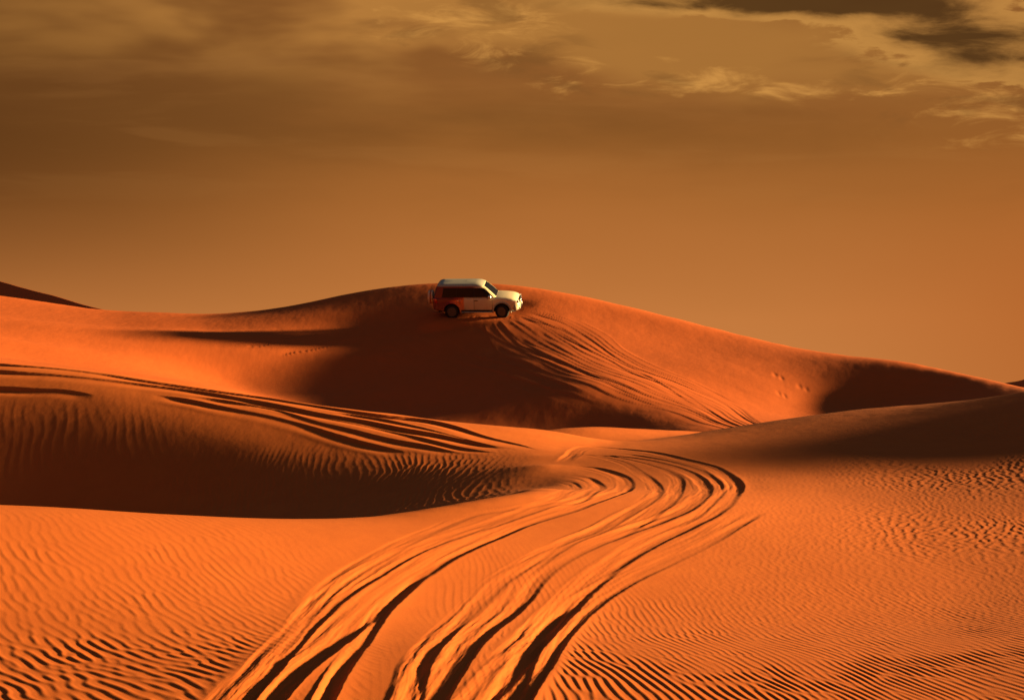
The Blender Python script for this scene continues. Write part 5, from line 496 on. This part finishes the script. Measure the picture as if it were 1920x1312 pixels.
# beyond the sculpted part: low dunes to the horizon and one crest far off on the right
fy = sst(Y, 118, 165)
far_z = -3.0 + 1.2 * samp(T_N, X / 900, Y / 700) + 10.9 * np.exp(-((X - 130) / 30.) ** 2 - ((Y - 300) / 45.) ** 2)
Z = Z * (1 - fy) + far_z * fy
# a farther dune on the left turns its steep slip face this way
ax_, ay_, bx_, by_ = -27.2, 100.0, -50.4, 140.0
ll_ = math.hypot(bx_ - ax_, by_ - ay_); ex_, ey_ = (bx_ - ax_) / ll_, (by_ - ay_) / ll_
tt_ = ((X - ax_) * ex_ + (Y - ay_) * ey_) / ll_; ss_ = -(X - ax_) * ey_ + (Y - ay_) * ex_
zc_ = np.minimum(6.5 + 6.0 * tt_, 6.5 + 6.0 * 1.9) + .25 * samp(T_S, tt_ / 3, 0 * tt_ + .2)
slip = np.where(ss_ > 0, zc_ - .58 * ss_, zc_ + .50 * ss_)
Z = np.where((X < -18) & (Y > 97) & (Y < 400), np.maximum(Z, slip), Z)
def sheet(name, X, Y, Z, m):
    nr, nc = Z.shape; me = bpy.data.meshes.new(name)
    co = np.stack([X, Y, Z], -1).reshape(-1, 3).astype(np.float32)
    me.vertices.add(nr * nc); me.vertices.foreach_set('co', co.ravel())
    i = np.arange((nr - 1) * (nc - 1)); r = i // (nc - 1); c = i % (nc - 1); a = r * nc + c
    f = np.stack([a, a + 1, a + nc + 1, a + nc], 1).astype(np.int32)
    me.loops.add(f.size); me.loops.foreach_set('vertex_index', f.ravel())
    me.polygons.add(len(f)); me.polygons.foreach_set('loop_start', np.arange(0, f.size, 4, dtype=np.int32))
    me.update(calc_edges=True); me.shade_smooth(); me.materials.append(m)
    o = bpy.data.objects.new(name, me); col.objects.link(o); return o
def ground_z(x, y):
    j = np.interp(x / y, slope, np.arange(len(slope))); i = np.interp(y, ry, np.arange(len(ry)))
    return float(Z[int(round(i)), int(round(j))])
# the car stands side-on to the slope, leaning towards the valley; the sand under it is packed to its wheels
CAR_YAW, CAR_ROLL = R(-5), R(18)
CM = Matrix.Rotation(CAR_YAW, 4, 'Z') @ Matrix.Rotation(CAR_ROLL, 4, 'X')
CAR_POS = Vector((-1.93, 77.5, 4.745)) - (CM @ Vector((0, -.82, 0)))
ci_ = np.nonzero((np.abs(X - CAR_POS.x) < 6) & (np.abs(Y - CAR_POS.y) < 6))
nx = CM.to_3x3() @ Vector((0, 0, 1))
pl = CAR_POS.z - (nx.x * (X[ci_] - CAR_POS.x) + nx.y * (Y[ci_] - CAR_POS.y)) / nx.z
lx = (X[ci_] - CAR_POS.x) * math.cos(CAR_YAW) + (Y[ci_] - CAR_POS.y) * math.sin(CAR_YAW)
ly = -(X[ci_] - CAR_POS.x) * math.sin(CAR_YAW) + (Y[ci_] - CAR_POS.y) * math.cos(CAR_YAW)
wgt = (1 - sst(np.abs(lx), 1.7, 3.4)) * (1 - sst(np.abs(ly), .95, 2.3))
churn = .009 * samp(T_N, X[ci_] / 5, Y[ci_] / 5) * np.exp(-((np.abs(ly) - .9) / .5) ** 2)
Z[ci_] = Z[ci_] * (1 - wgt) + (pl + .07 + churn) * wgt
for fx, fy_, fr in ((12.52, 67.7, .10), (12.75, 67.3, .09), (13.4, 66.3, .12), (13.65, 66.0, .10), (12.2, 65.0, .10), (12.42, 64.8, .08)):    # a few scuffs on the far slope
    k_ = np.nonzero((np.abs(X - fx) < 1) & (np.abs(Y - fy_) < 2))
    Z[k_] -= .022 * np.exp(-((X[k_] - fx) / fr) ** 2 - ((Y[k_] - fy_) / .3) ** 2)
ground = sheet('sand_dunes', X, Y, Z, SAND); ground['kind'] = 'structure'
ground['label'] = 'orange rippled sand dunes with curving tyre ruts'

# ------------------------------------------------------------------ the off-road car
def flat(name, c, rough=.5, spec=.5, metal=0.0, coat=0.0):
    m, n, b = mat(name); b.inputs['Base Color'].default_value = (*c, 1); b.inputs['Roughness'].default_value = rough
    b.inputs['Specular IOR Level'].default_value = spec; b.inputs['Metallic'].default_value = metal; b.inputs['Coat Weight'].default_value = coat
    tcn = n.new('ShaderNodeTexCoord'); nz = n.noise(tcn.outputs['Object'], 9, 4, .6)
    n.put(b.inputs['Roughness'], n.m('ADD', n.m('MULTIPLY', nz, .25), rough - .1))
    return m
def paint_material(plain=False):
    m, n, b = mat('car_paint_dimmed' if plain else 'car_paint')
    t = n.new('ShaderNodeTexCoord'); s = n.new('ShaderNodeSeparateXYZ'); n.l.new(t.outputs['Object'], s.inputs[0]); x, y, z = s.outputs
    white = (.31, .31, .25, 1) if plain else (.62, .54, .35, 1)  # plain copy is darker and greyer: the roof's weaker light put into the colour
    if plain: c = white
    else:
        nz = n.noise(t.outputs['Object'], 1.6, 2, .5); xx = n.m('ADD', x, n.m('MULTIPLY', n.m('SUBTRACT', nz, .5), .35))
        xlow = n.m('ADD', xx, n.m('MULTIPLY', n.ss(z, .98, 1.12), -.42))
        c = n.ramp(n.m('DIVIDE', n.m('ADD', xlow, 2.6), 2.6), [(0, (.12, .005, .010, 1)), (.36, (.15, .006, .010, 1)), (.46, (.36, .03, .015, 1)), (.57, (.70, .15, .035, 1)), (.70, (.74, .20, .05, 1)), (1, (.74, .20, .05, 1))])
        c = n.mix(n.ss(x, -.72, -.62), c, white)
        top = n.m('MULTIPLY', n.ss(z, 1.60, 1.66), n.ss(x, .25, -.25))
        c = n.mix(top, c, (.15, .007, .010, 1))
    d = n.noise(t.outputs['Object'], 3.5, 5, .65)
    c = n.mix(n.m('MULTIPLY', n.ss(z, 1.0, .45), n.m('MULTIPLY', n.ss(d, .35, .7), .5)), c, (.42, .22, .10, 1))   # dust on the sills
    n.put(b.inputs['Base Color'], c); b.inputs['Roughness'].default_value = .5; b.inputs['Coat Weight'].default_value = .2; b.inputs['Coat Roughness'].default_value = .15
    return m
PAINT = paint_material(); WHITE_DIM = paint_material(True)
GLASS = flat('dark_glass', (.004, .004, .004), .3, .2); RUBBER = flat('rubber', (.018, .017, .016), .85, .2); TRIM = flat('black_trim', (.02, .02, .02), .6, .3)
ALLOY = flat('alloy', (.10, .09, .08), .5, .4, .6); CHROME = flat('chrome', (.75, .73, .68), .22, .5, 1.0); LENS = flat('lens', (.78, .76, .66), .15, .7, .2, .6)
RED = flat('red_lens', (.35, .01, .01), .2, .6, 0, .5); CREAM = flat('cream_vinyl', (.62, .50, .34), .55, .4); RUST = flat('red_band', (.34, .06, .02), .55, .4); SILV = flat('silver_step', (.45, .47, .42), .5, .5, .5)

car = bpy.data.objects.new('off_road_car', None); col.objects.link(car); car.matrix_world = Matrix.Translation(CAR_POS) @ CM @ Matrix.Diagonal((.96, .97, 1.0, 1))
car['label'] = 'white off-road car with dark red and orange rear quarter driving along the big dune'
car['category'] = 'car'
def part(name, verts, faces, m, parent=None, smooth=True, bevel=0.0, label=None, sub=0):
    me = bpy.data.meshes.new(name); me.from_pydata([tuple(v) for v in verts], [], faces); me.validate()
    bm = bmesh.new(); bm.from_mesh(me); bmesh.ops.recalc_face_normals(bm, faces=bm.faces); bm.to_mesh(me); bm.free()
    if smooth: me.shade_smooth()
    me.materials.append(m); o = bpy.data.objects.new(name, me); col.objects.link(o); o.parent = parent or car
    if bevel: 
        b = o.modifiers.new('b', 'BEVEL'); b.width = bevel; b.segments = 2; b.limit_method = 'ANGLE'; b.angle_limit = R(35)
    if sub: s_ = o.modifiers.new('s', 'SUBSURF'); s_.levels = sub; s_.render_levels = sub
    if label: o['label'] = label
    return o
def loft(rings, close_ring=True, caps=True):
    v = [p for r in rings for p in r]; n = len(rings[0]); f = []
    for i in range(len(rings) - 1):
        for j in range(n if close_ring else n - 1):
            k = (j + 1) % n; f.append((i * n + j, i * n + k, (i + 1) * n + k, (i + 1) * n + j))
    if caps: f.append(tuple(range(n))[::-1]); f.append(tuple((len(rings) - 1) * n + j for j in range(n)))
    return v, f
def box(x0, x1, y0, y1, z0, z1):
    v = [(x, y, z) for x in (x0, x1) for y in (y0, y1) for z in (z0, z1)]
    return v, [(0, 1, 3, 2), (4, 6, 7, 5), (0, 4, 5, 1), (2, 3, 7, 6), (0, 2, 6, 4), (1, 5, 7, 3)]
def join(*vf):
    V, Fc = [], []
    for v, f in vf:
        o = len(V); V += list(v); Fc += [tuple(i + o for i in q) for q in f]
    return V, Fc
def lathe(prof, n=40):          # profile (radius, y) about the local y axis
    rings = [[(r * math.cos(2 * math.pi * k / n), y, r * math.sin(2 * math.pi * k / n)) for k in range(n)] for r, y in prof]
    return loft(rings, True, True)
# --- lower body
ST = [(-2.47, .74, .60, .98), (-2.44, .86, .54, 1.08), (-2.36, .93, .48, 1.16), (-2.15, .965, .44, 1.20), (-1.8, .98, .42, 1.205), (-1.35, .985, .40, 1.20), (-.7, .985, .40, 1.19), (0, .985, .40, 1.18),
      (.6, .985, .40, 1.175), (1.0, .985, .40, 1.17), (1.3, .98, .41, 1.165), (1.7, .97, .42, 1.145), (2.0, .955, .44, 1.11), (2.2, .93, .46, 1.06), (2.33, .89, .48, .98), (2.41, .82, .50, .86), (2.45, .70, .54, .76)]
def body_ring(x, w, zb, zt):
    sh = .055 if x > 1.05 else .035
    half = [(w - .10, zb), (w - .03, zb + .05), (w - .005, zb + .14), (w, (zb + zt) * .46), (w - .005, (zb + zt) * .55), (w - .012, zt - .16), (w - .035, zt - .07), (w - .10, zt - .02), (w - .22, zt + (.012 if x > 1.05 else 0)), (w * .4, zt + sh * .9), (0, zt + sh)]
    return [(x, -a, b) for a, b in half] + [(x, a, b) for a, b in half[-2::-1]]
v, f = loft([body_ring(*s) for s in ST])
body = part('body', v, f, PAINT)
def cutter(x, r):
    n = 36; ring = lambda y: [(x + r * math.cos(2 * math.pi * k / n), y, .40 + r * .98 * math.sin(2 * math.pi * k / n)) for k in range(n)]
    return loft([ring(-1.3), ring(-.62)]), loft([ring(.62), ring(1.3)])
cut_me = bpy.data.meshes.new('tmp'); cv, cf = join(*cutter(-1.38, .475), *cutter(1.47, .475)); cut_me.from_pydata(cv, [], cf)
cut_o = bpy.data.objects.new('tmp', cut_me); col.objects.link(cut_o); cut_o.parent = car
bm = bmesh.new(); bm.from_mesh(cut_me); bmesh.ops.recalc_face_normals(bm, faces=bm.faces); bm.to_mesh(cut_me); bm.free()
bmod = body.modifiers.new('cut', 'BOOLEAN'); bmod.operation = 'DIFFERENCE'; bmod.object = cut_o; bmod.solver = 'EXACT'
bpy.context.view_layer.update()
dg = bpy.context.evaluated_depsgraph_get(); nm = bpy.data.meshes.new_from_object(body.evaluated_get(dg)); body.modifiers.clear(); body.data = nm
nm.name = 'body'; nm.shade_smooth()
nm.set_sharp_from_angle(angle=R(38))
bpy.data.objects.remove(cut_o)
# --- cabin: horizontal rings (z, rear x, front x, half width)
CB = [(1.16, -2.40, 1.18, .925), (1.30, -2.385, 1.03, .905), (1.45, -2.35, .86, .88), (1.60, -2.31, .68, .852), (1.70, -2.27, .55, .832), (1.78, -2.22, .43, .81), (1.835, -2.16, .31, .76), (1.87, -2.06, .17, .68), (1.892, -1.85, -.05, .52), (1.90, -1.3, -.6, .25)]
EXP_ = 9.0
def cab(z):
    zs = [c[0] for c in CB]; return [float(np.interp(z, zs, [c[k] for c in CB])) for k in (1, 2, 3)]
def cab_ring(z, n=144):
    a, b, w = cab(z); cx, hx = (a + b) / 2, (b - a) / 2; out = []
    for k in range(n):
        t = 2 * math.pi * k / n; c, s = math.cos(t), math.sin(t); r = (abs(c) ** EXP_ + abs(s) ** EXP_) ** (-1 / EXP_)
        out.append((cx + hx * c * r, w * s * r * 1.0, z + (.02 * (1 - min(1, abs(s * r)) ** 2) if z > 1.84 else 0)))
    return out
rail = [(z,) for z in (1.16, 1.22, 1.30, 1.38, 1.45, 1.52, 1.60, 1.65, 1.70, 1.74, 1.78)]
v, f = loft([cab_ring(c[0]) for c in rail], caps=False); part('cabin', v, f, PAINT)
top = [(1.775,)] + [c for c in CB if c[0] >= 1.78]
rr = [cab_ring(c[0]) for c in top]; rr[0] = [(x * 1.0 + (.012 if x > -.9 else -.012), y * 1.012, z - .012) for x, y, z in rr[0]]
v, f = loft(rr); part('roof', v, f, WHITE_DIM, label='white roof, its weaker light put into the paint')
def side_pt(x, z, sgn, off=.006):
    a, b, w = cab(z); cx, hx = (a + b) / 2, (b - a) / 2; t = min(.995, abs((x - cx) / hx)); y = w * (1 - t ** EXP_) ** (1 / EXP_)
    return (x, sgn * (y + off), z)
def side_window(name, xb0, xb1, xt0, xt1, z0, z1, sgn, m=None, off=.006):
    nx_, nz_ = 8, 5; v = []
    for o_ in (off, off - .018):
        for i in range(nz_ + 1):
            q_ = i / nz_; z = z0 + (z1 - z0) * q_
            for j in range(nx_ + 1):
                p = j / nx_; rnd = .0
                xa = xb0 + (xt0 - xb0) * q_; xb_ = xb1 + (xt1 - xb1) * q_
                v.append(side_pt(xa + (xb_ - xa) * p, z, sgn, o_))
    f = []; n = (nx_ + 1); N2 = n * (nz_ + 1)
    for i in range(nz_):
        for j in range(nx_):
            a = i * n + j; f.append((a, a + 1, a + n + 1, a + n)); f.append((N2 + a, N2 + a + n, N2 + a + n + 1, N2 + a + 1))
    ed = [j for j in range(n)] + [i * n + nx_ for i in range(1, nz_ + 1)] + [nz_ * n + j for j in range(nx_ - 1, -1, -1)] + [i * n for i in range(nz_ - 1, 0, -1)]
    for k in range(len(ed)): a, b = ed[k], ed[(k + 1) % len(ed)]; f.append((a, b, N2 + b, N2 + a))
    return part(name, v, f, m or GLASS, smooth=False)
for sgn in (-1, 1):
    side_window('window_frame', -1.93, .99, -1.83, .50, 1.185, 1.685, sgn, TRIM, .009)
    side_window('side_window', -1.90, -1.10, -1.80, -1.10, 1.205, 1.665, sgn, off=.016)
    side_window('side_window', -1.06, -.12, -1.06, -.12, 1.205, 1.665, sgn, off=.016)
    side_window('side_window', -.06, .93, -.06, .48, 1.205, 1.665, sgn, off=.016)
def end_window(name, z0, z1, wy, front, m=None):
    v = []; ny, nz_ = 10, 5
    for o_ in (.008, -.015):
        for i in range(nz_ + 1):
            z = z0 + (z1 - z0) * i / nz_; a, b, w = cab(z); cx, hx = (a + b) / 2, (b - a) / 2
            for j in range(ny + 1):
                y = (-1 + 2 * j / ny) * wy * w; x = hx * (1 - abs(y / w) ** EXP_) ** (1 / EXP_)
                v.append((cx + (x + o_) * (1 if front else -1), y, z))
    f = []; n = ny + 1; N2 = n * (nz_ + 1)
    for i in range(nz_):
        for j in range(ny):
            a = i * n + j; f.append((a, a + 1, a + n + 1, a + n)); f.append((N2 + a, N2 + a + n, N2 + a + n + 1, N2 + a + 1))
    return part(name, v, f, m or GLASS, smooth=False)
end_window('windshield', 1.20, 1.76, .88, True); end_window('rear_window', 1.24, 1.72, .84, False)
# --- wheels
def wheel(x, y, steer=0.0):
    r, w = .405, .27
    e = bpy.data.objects.new('wheel', None); col.objects.link(e); e.parent = car; e.location = (x, y, r - .015); e.rotation_euler = (0, 0, steer)
    s = -1 if y < 0 else 1
    prof = [(.255, -w / 2 + .02), (.33, -w / 2), (.385, -w / 2 + .025), (r, -w / 2 + .06), (r, w / 2 - .06), (.385, w / 2 - .025), (.33, w / 2), (.255, w / 2 - .02)]
    v, f = lathe(prof); me = part('tyre', v, f, RUBBER, e)
    rim = lathe([(.262, s * .118), (.245, s * .125), (.235, s * .10)], 36); bar = lathe([(.236, s * .11), (.225, s * .02), (.06, s * .02), (.001, s * .02)], 30)
    part('brake_drum', *bar, TRIM, e)
    sp_ = []
    for k in range(5):
        a = 2 * math.pi * k / 5 + .3; c, q_ = math.cos(a), math.sin(a); t = (-q_, c)
        pts = []
        for rad, hw, yy in ((.04, .045, .085), (.235, .030, .112)):
            for sd2 in (-1, 1):
                for dy in (0, -.04): pts.append((c * rad + t[0] * hw * sd2, s * (yy + dy), q_ * rad + t[1] * hw * sd2))
        sp_.append((pts, [(0, 2, 6, 4), (1, 5, 7, 3), (0, 4, 5, 1), (2, 3, 7, 6), (0, 1, 3, 2), (4, 6, 7, 5)]))
    hub = lathe([(.001, s * .10), (.05, s * .10), (.055, s * .05)], 16)
    v, f = join(rim, hub, *sp_); part('rim', v, f, ALLOY, e, smooth=False)
    return e
wheel(-1.38, -.835); wheel(-1.38, .835); wheel(1.47, -.835, R(-18)); wheel(1.47, .835, R(-18))
# arch liners (black) inside the cut-outs
def liner(x, s):
    n = 24; rng_ = [math.pi * k / n for k in range(n + 1)]; r = .474
    rings = [[(x + r * math.cos(a), y, .40 + r * .98 * math.sin(a)) for a in rng_] for y in (s * .975, s * .63)]
    rings[0] = [(x + (r - .03) * math.cos(a), s * .955, .40 + (r - .03) * .98 * math.sin(a)) for a in rng_]
    v, f = loft(rings, False, False); f.append(tuple(range(n + 1, 2 * n + 2))); return v, f
for lx_ in (-1.38, 1.47):
    for ls_ in (-1, 1): part('arch_liner', *liner(lx_, ls_), TRIM)
def flare(x, s):        # painted wheel-arch lip
    n = 28; a0 = -.12; rings = []
    for k in range(n + 1):
        a = a0 + (math.pi - 2 * a0) * k / n; c, q_ = math.cos(a), math.sin(a)
        rings.append([(x + c * rr_, s * yy, .40 + q_ * rr_) for rr_, yy in ((.47, .97), (.47, 1.005), (.50, 1.012), (.55, .985), (.55, .965))])
    return loft(rings)
for lx_, lm_ in ((-1.38, PAINT), (1.47, WHITE_DIM)):
    for ls_ in (-1, 1): part('arch_flare', *flare(lx_, ls_), lm_)
# --- spare wheel in a two-tone cover on the rear door
e = bpy.data.objects.new('spare_wheel', None); col.objects.link(e); e.parent = car; e.location = (-2.66, .0, 1.02); e.rotation_euler = (0, 0, R(90))
v, f = lathe([(.001, .17), (.30, .165), (.355, .14), (.37, .09), (.37, .03)]); part('cover_face', v, f, CREAM, e)
v, f = lathe([(.372, .035), (.378, .02), (.378, -.015), (.372, -.03)]); part('cover_band', v, f, RUST, e)
v, f = lathe([(.37, -.03), (.37, -.10), (.34, -.13), (.12, -.14), (.12, -.17)]); part('cover_back', v, f, CREAM, e)
# --- lights, bumpers, trim
def slab(x0, x1, z0, z1, s, t=.02, taper=.03, wf=None):       # a thin panel following the body side
    wf = wf or (lambda x: float(np.interp(x, [q_[0] for q_ in ST], [q_[1] for q_ in ST])))
    v = [(x, s * (wf(x) + o_ ), z) for x in (x0, (x0 + x1) / 2, x1) for z in (z0, z1) for o_ in (t, -.06)]
    f = []
    for k in (0, 4): f += [(k, k + 2, k + 6, k + 4), (k + 1, k + 5, k + 7, k + 3), (k, k + 4, k + 5, k + 1), (k + 2, k + 3, k + 7, k + 6)]
    return v, f + [(0, 1, 3, 2), (8, 10, 11, 9)]
for s in (-1, 1):
    v, f = slab(2.02, 2.30, .84, .985, s, .006); hl = part('headlight', v, f, LENS, bevel=.012)
    v, f = box(2.26, 2.43, s * .50 if s > 0 else -.86, .86 if s > 0 else -.50, .84, .965); part('lamp_unit', v, f, LENS, hl, bevel=.02)
    v, f = slab(-2.46, -2.20, .88, 1.12, s, .012); part('taillight', v, f, RED, bevel=.01)
    v, f = box(2.40, 2.49, .52 if s > 0 else -.74, .74 if s > 0 else -.52, .50, .60); part('fog_lamp', v, f, LENS, bevel=.015)
    # door mirror
    v, f = loft([[(x, s * (y + .0), z) for x, y, z in ((xx, .93 + .0, 1.16), (xx, .93, 1.20), (xx, 1.02, 1.23), (xx, 1.02, 1.18))] for xx in (.74, .84)])
    mr = part('mirror', v, f, WHITE_DIM)
    v, f = loft([[(.80 + dx_, s * (1.10 + math.cos(t) * .115 * q_), 1.245 + math.sin(t) * .095 * q_) for t in [2 * math.pi * k / 14 for k in range(14)]] for dx_, q_ in ((-.07, .9), (-.05, 1), (.02, 1), (.07, .8), (.10, .4))])
    part('mirror_shell', v, f, CHROME, mr)
    for hx_ in (.02, -.98):
        v, f = box(hx_ - .11, hx_ + .11, s * 1.015 if s > 0 else -1.015, s * .98 if s < 0 else .98, 1.0, 1.035)
        v = [(a, s * (abs(b)), c) for a, b, c in v]; part('door_handle', v, f, TRIM if hx_ > 0 else CHROME, bevel=.008)
    v, f = box(-.82, .92, min(s * .90, s * 1.06), max(s * .90, s * 1.06), .36, .405); part('side_step', v, f, SILV, bevel=.015)
    v, f = box(-.86, .96, min(s * .955, s * .992), max(s * .955, s * .992), .41, .50); part('sill_trim', v, f, TRIM, bevel=.01)
    # door seams
    for xs, za, zb_ in ((-.095, .52, 1.175), (.93, .52, 1.17), (-.90, .80, 1.18)):
        v, f = box(xs - .007, xs + .007, min(s * .97, s * .9875), max(s * .97, s * .9875), za, zb_ - .12); part('door_seam', v, f, TRIM)
# front bumper, grille, rear bumper
def bumper(xc, sgn, zs, ws, m, name, d=.10):
    rings = []
    for z, w, o_ in zip(zs, ws, (.0, .06, .075, .04, -.01)):
        rings.append([(xc + sgn * (o_ - .22 * (abs(t)) ** 3.5), t * w, z) for t in [-1 + 2 * k / 16 for k in range(17)]] + [(xc - sgn * (.30), t * (w - .02), z) for t in [1 - 2 * k / 16 for k in range(17)]])
    v, f = loft(rings); return part(name, v, f, m)
bumper(2.43, 1, (.42, .46, .58, .70, .80), (.88, .94, .965, .955, .92), WHITE_DIM, 'front_bumper')
bumper(-2.44, -1, (.44, .48, .58, .68, .76), (.86, .93, .965, .955, .93), PAINT, 'rear_bumper')
g_ = part('grille', *box(2.38, 2.475, -.47, .47, .80, .985), TRIM, bevel=.02)
for k in range(3): part('grille_bar', *box(2.47, 2.50, -.45, .45, .825 + k * .055, .845 + k * .055), CHROME, g_)
part('lower_intake', *box(2.44, 2.53, -.40, .40, .50, .62), TRIM, bevel=.015)
part('number_plate', *box(2.52, 2.545, -.17, .17, .63, .70), flat('plate', (.7, .7, .68), .5), bevel=.004)
part('underbody', *box(-2.2, 2.2, -.60, .60, .30, .46), TRIM)
bpy.context.view_layer.update()
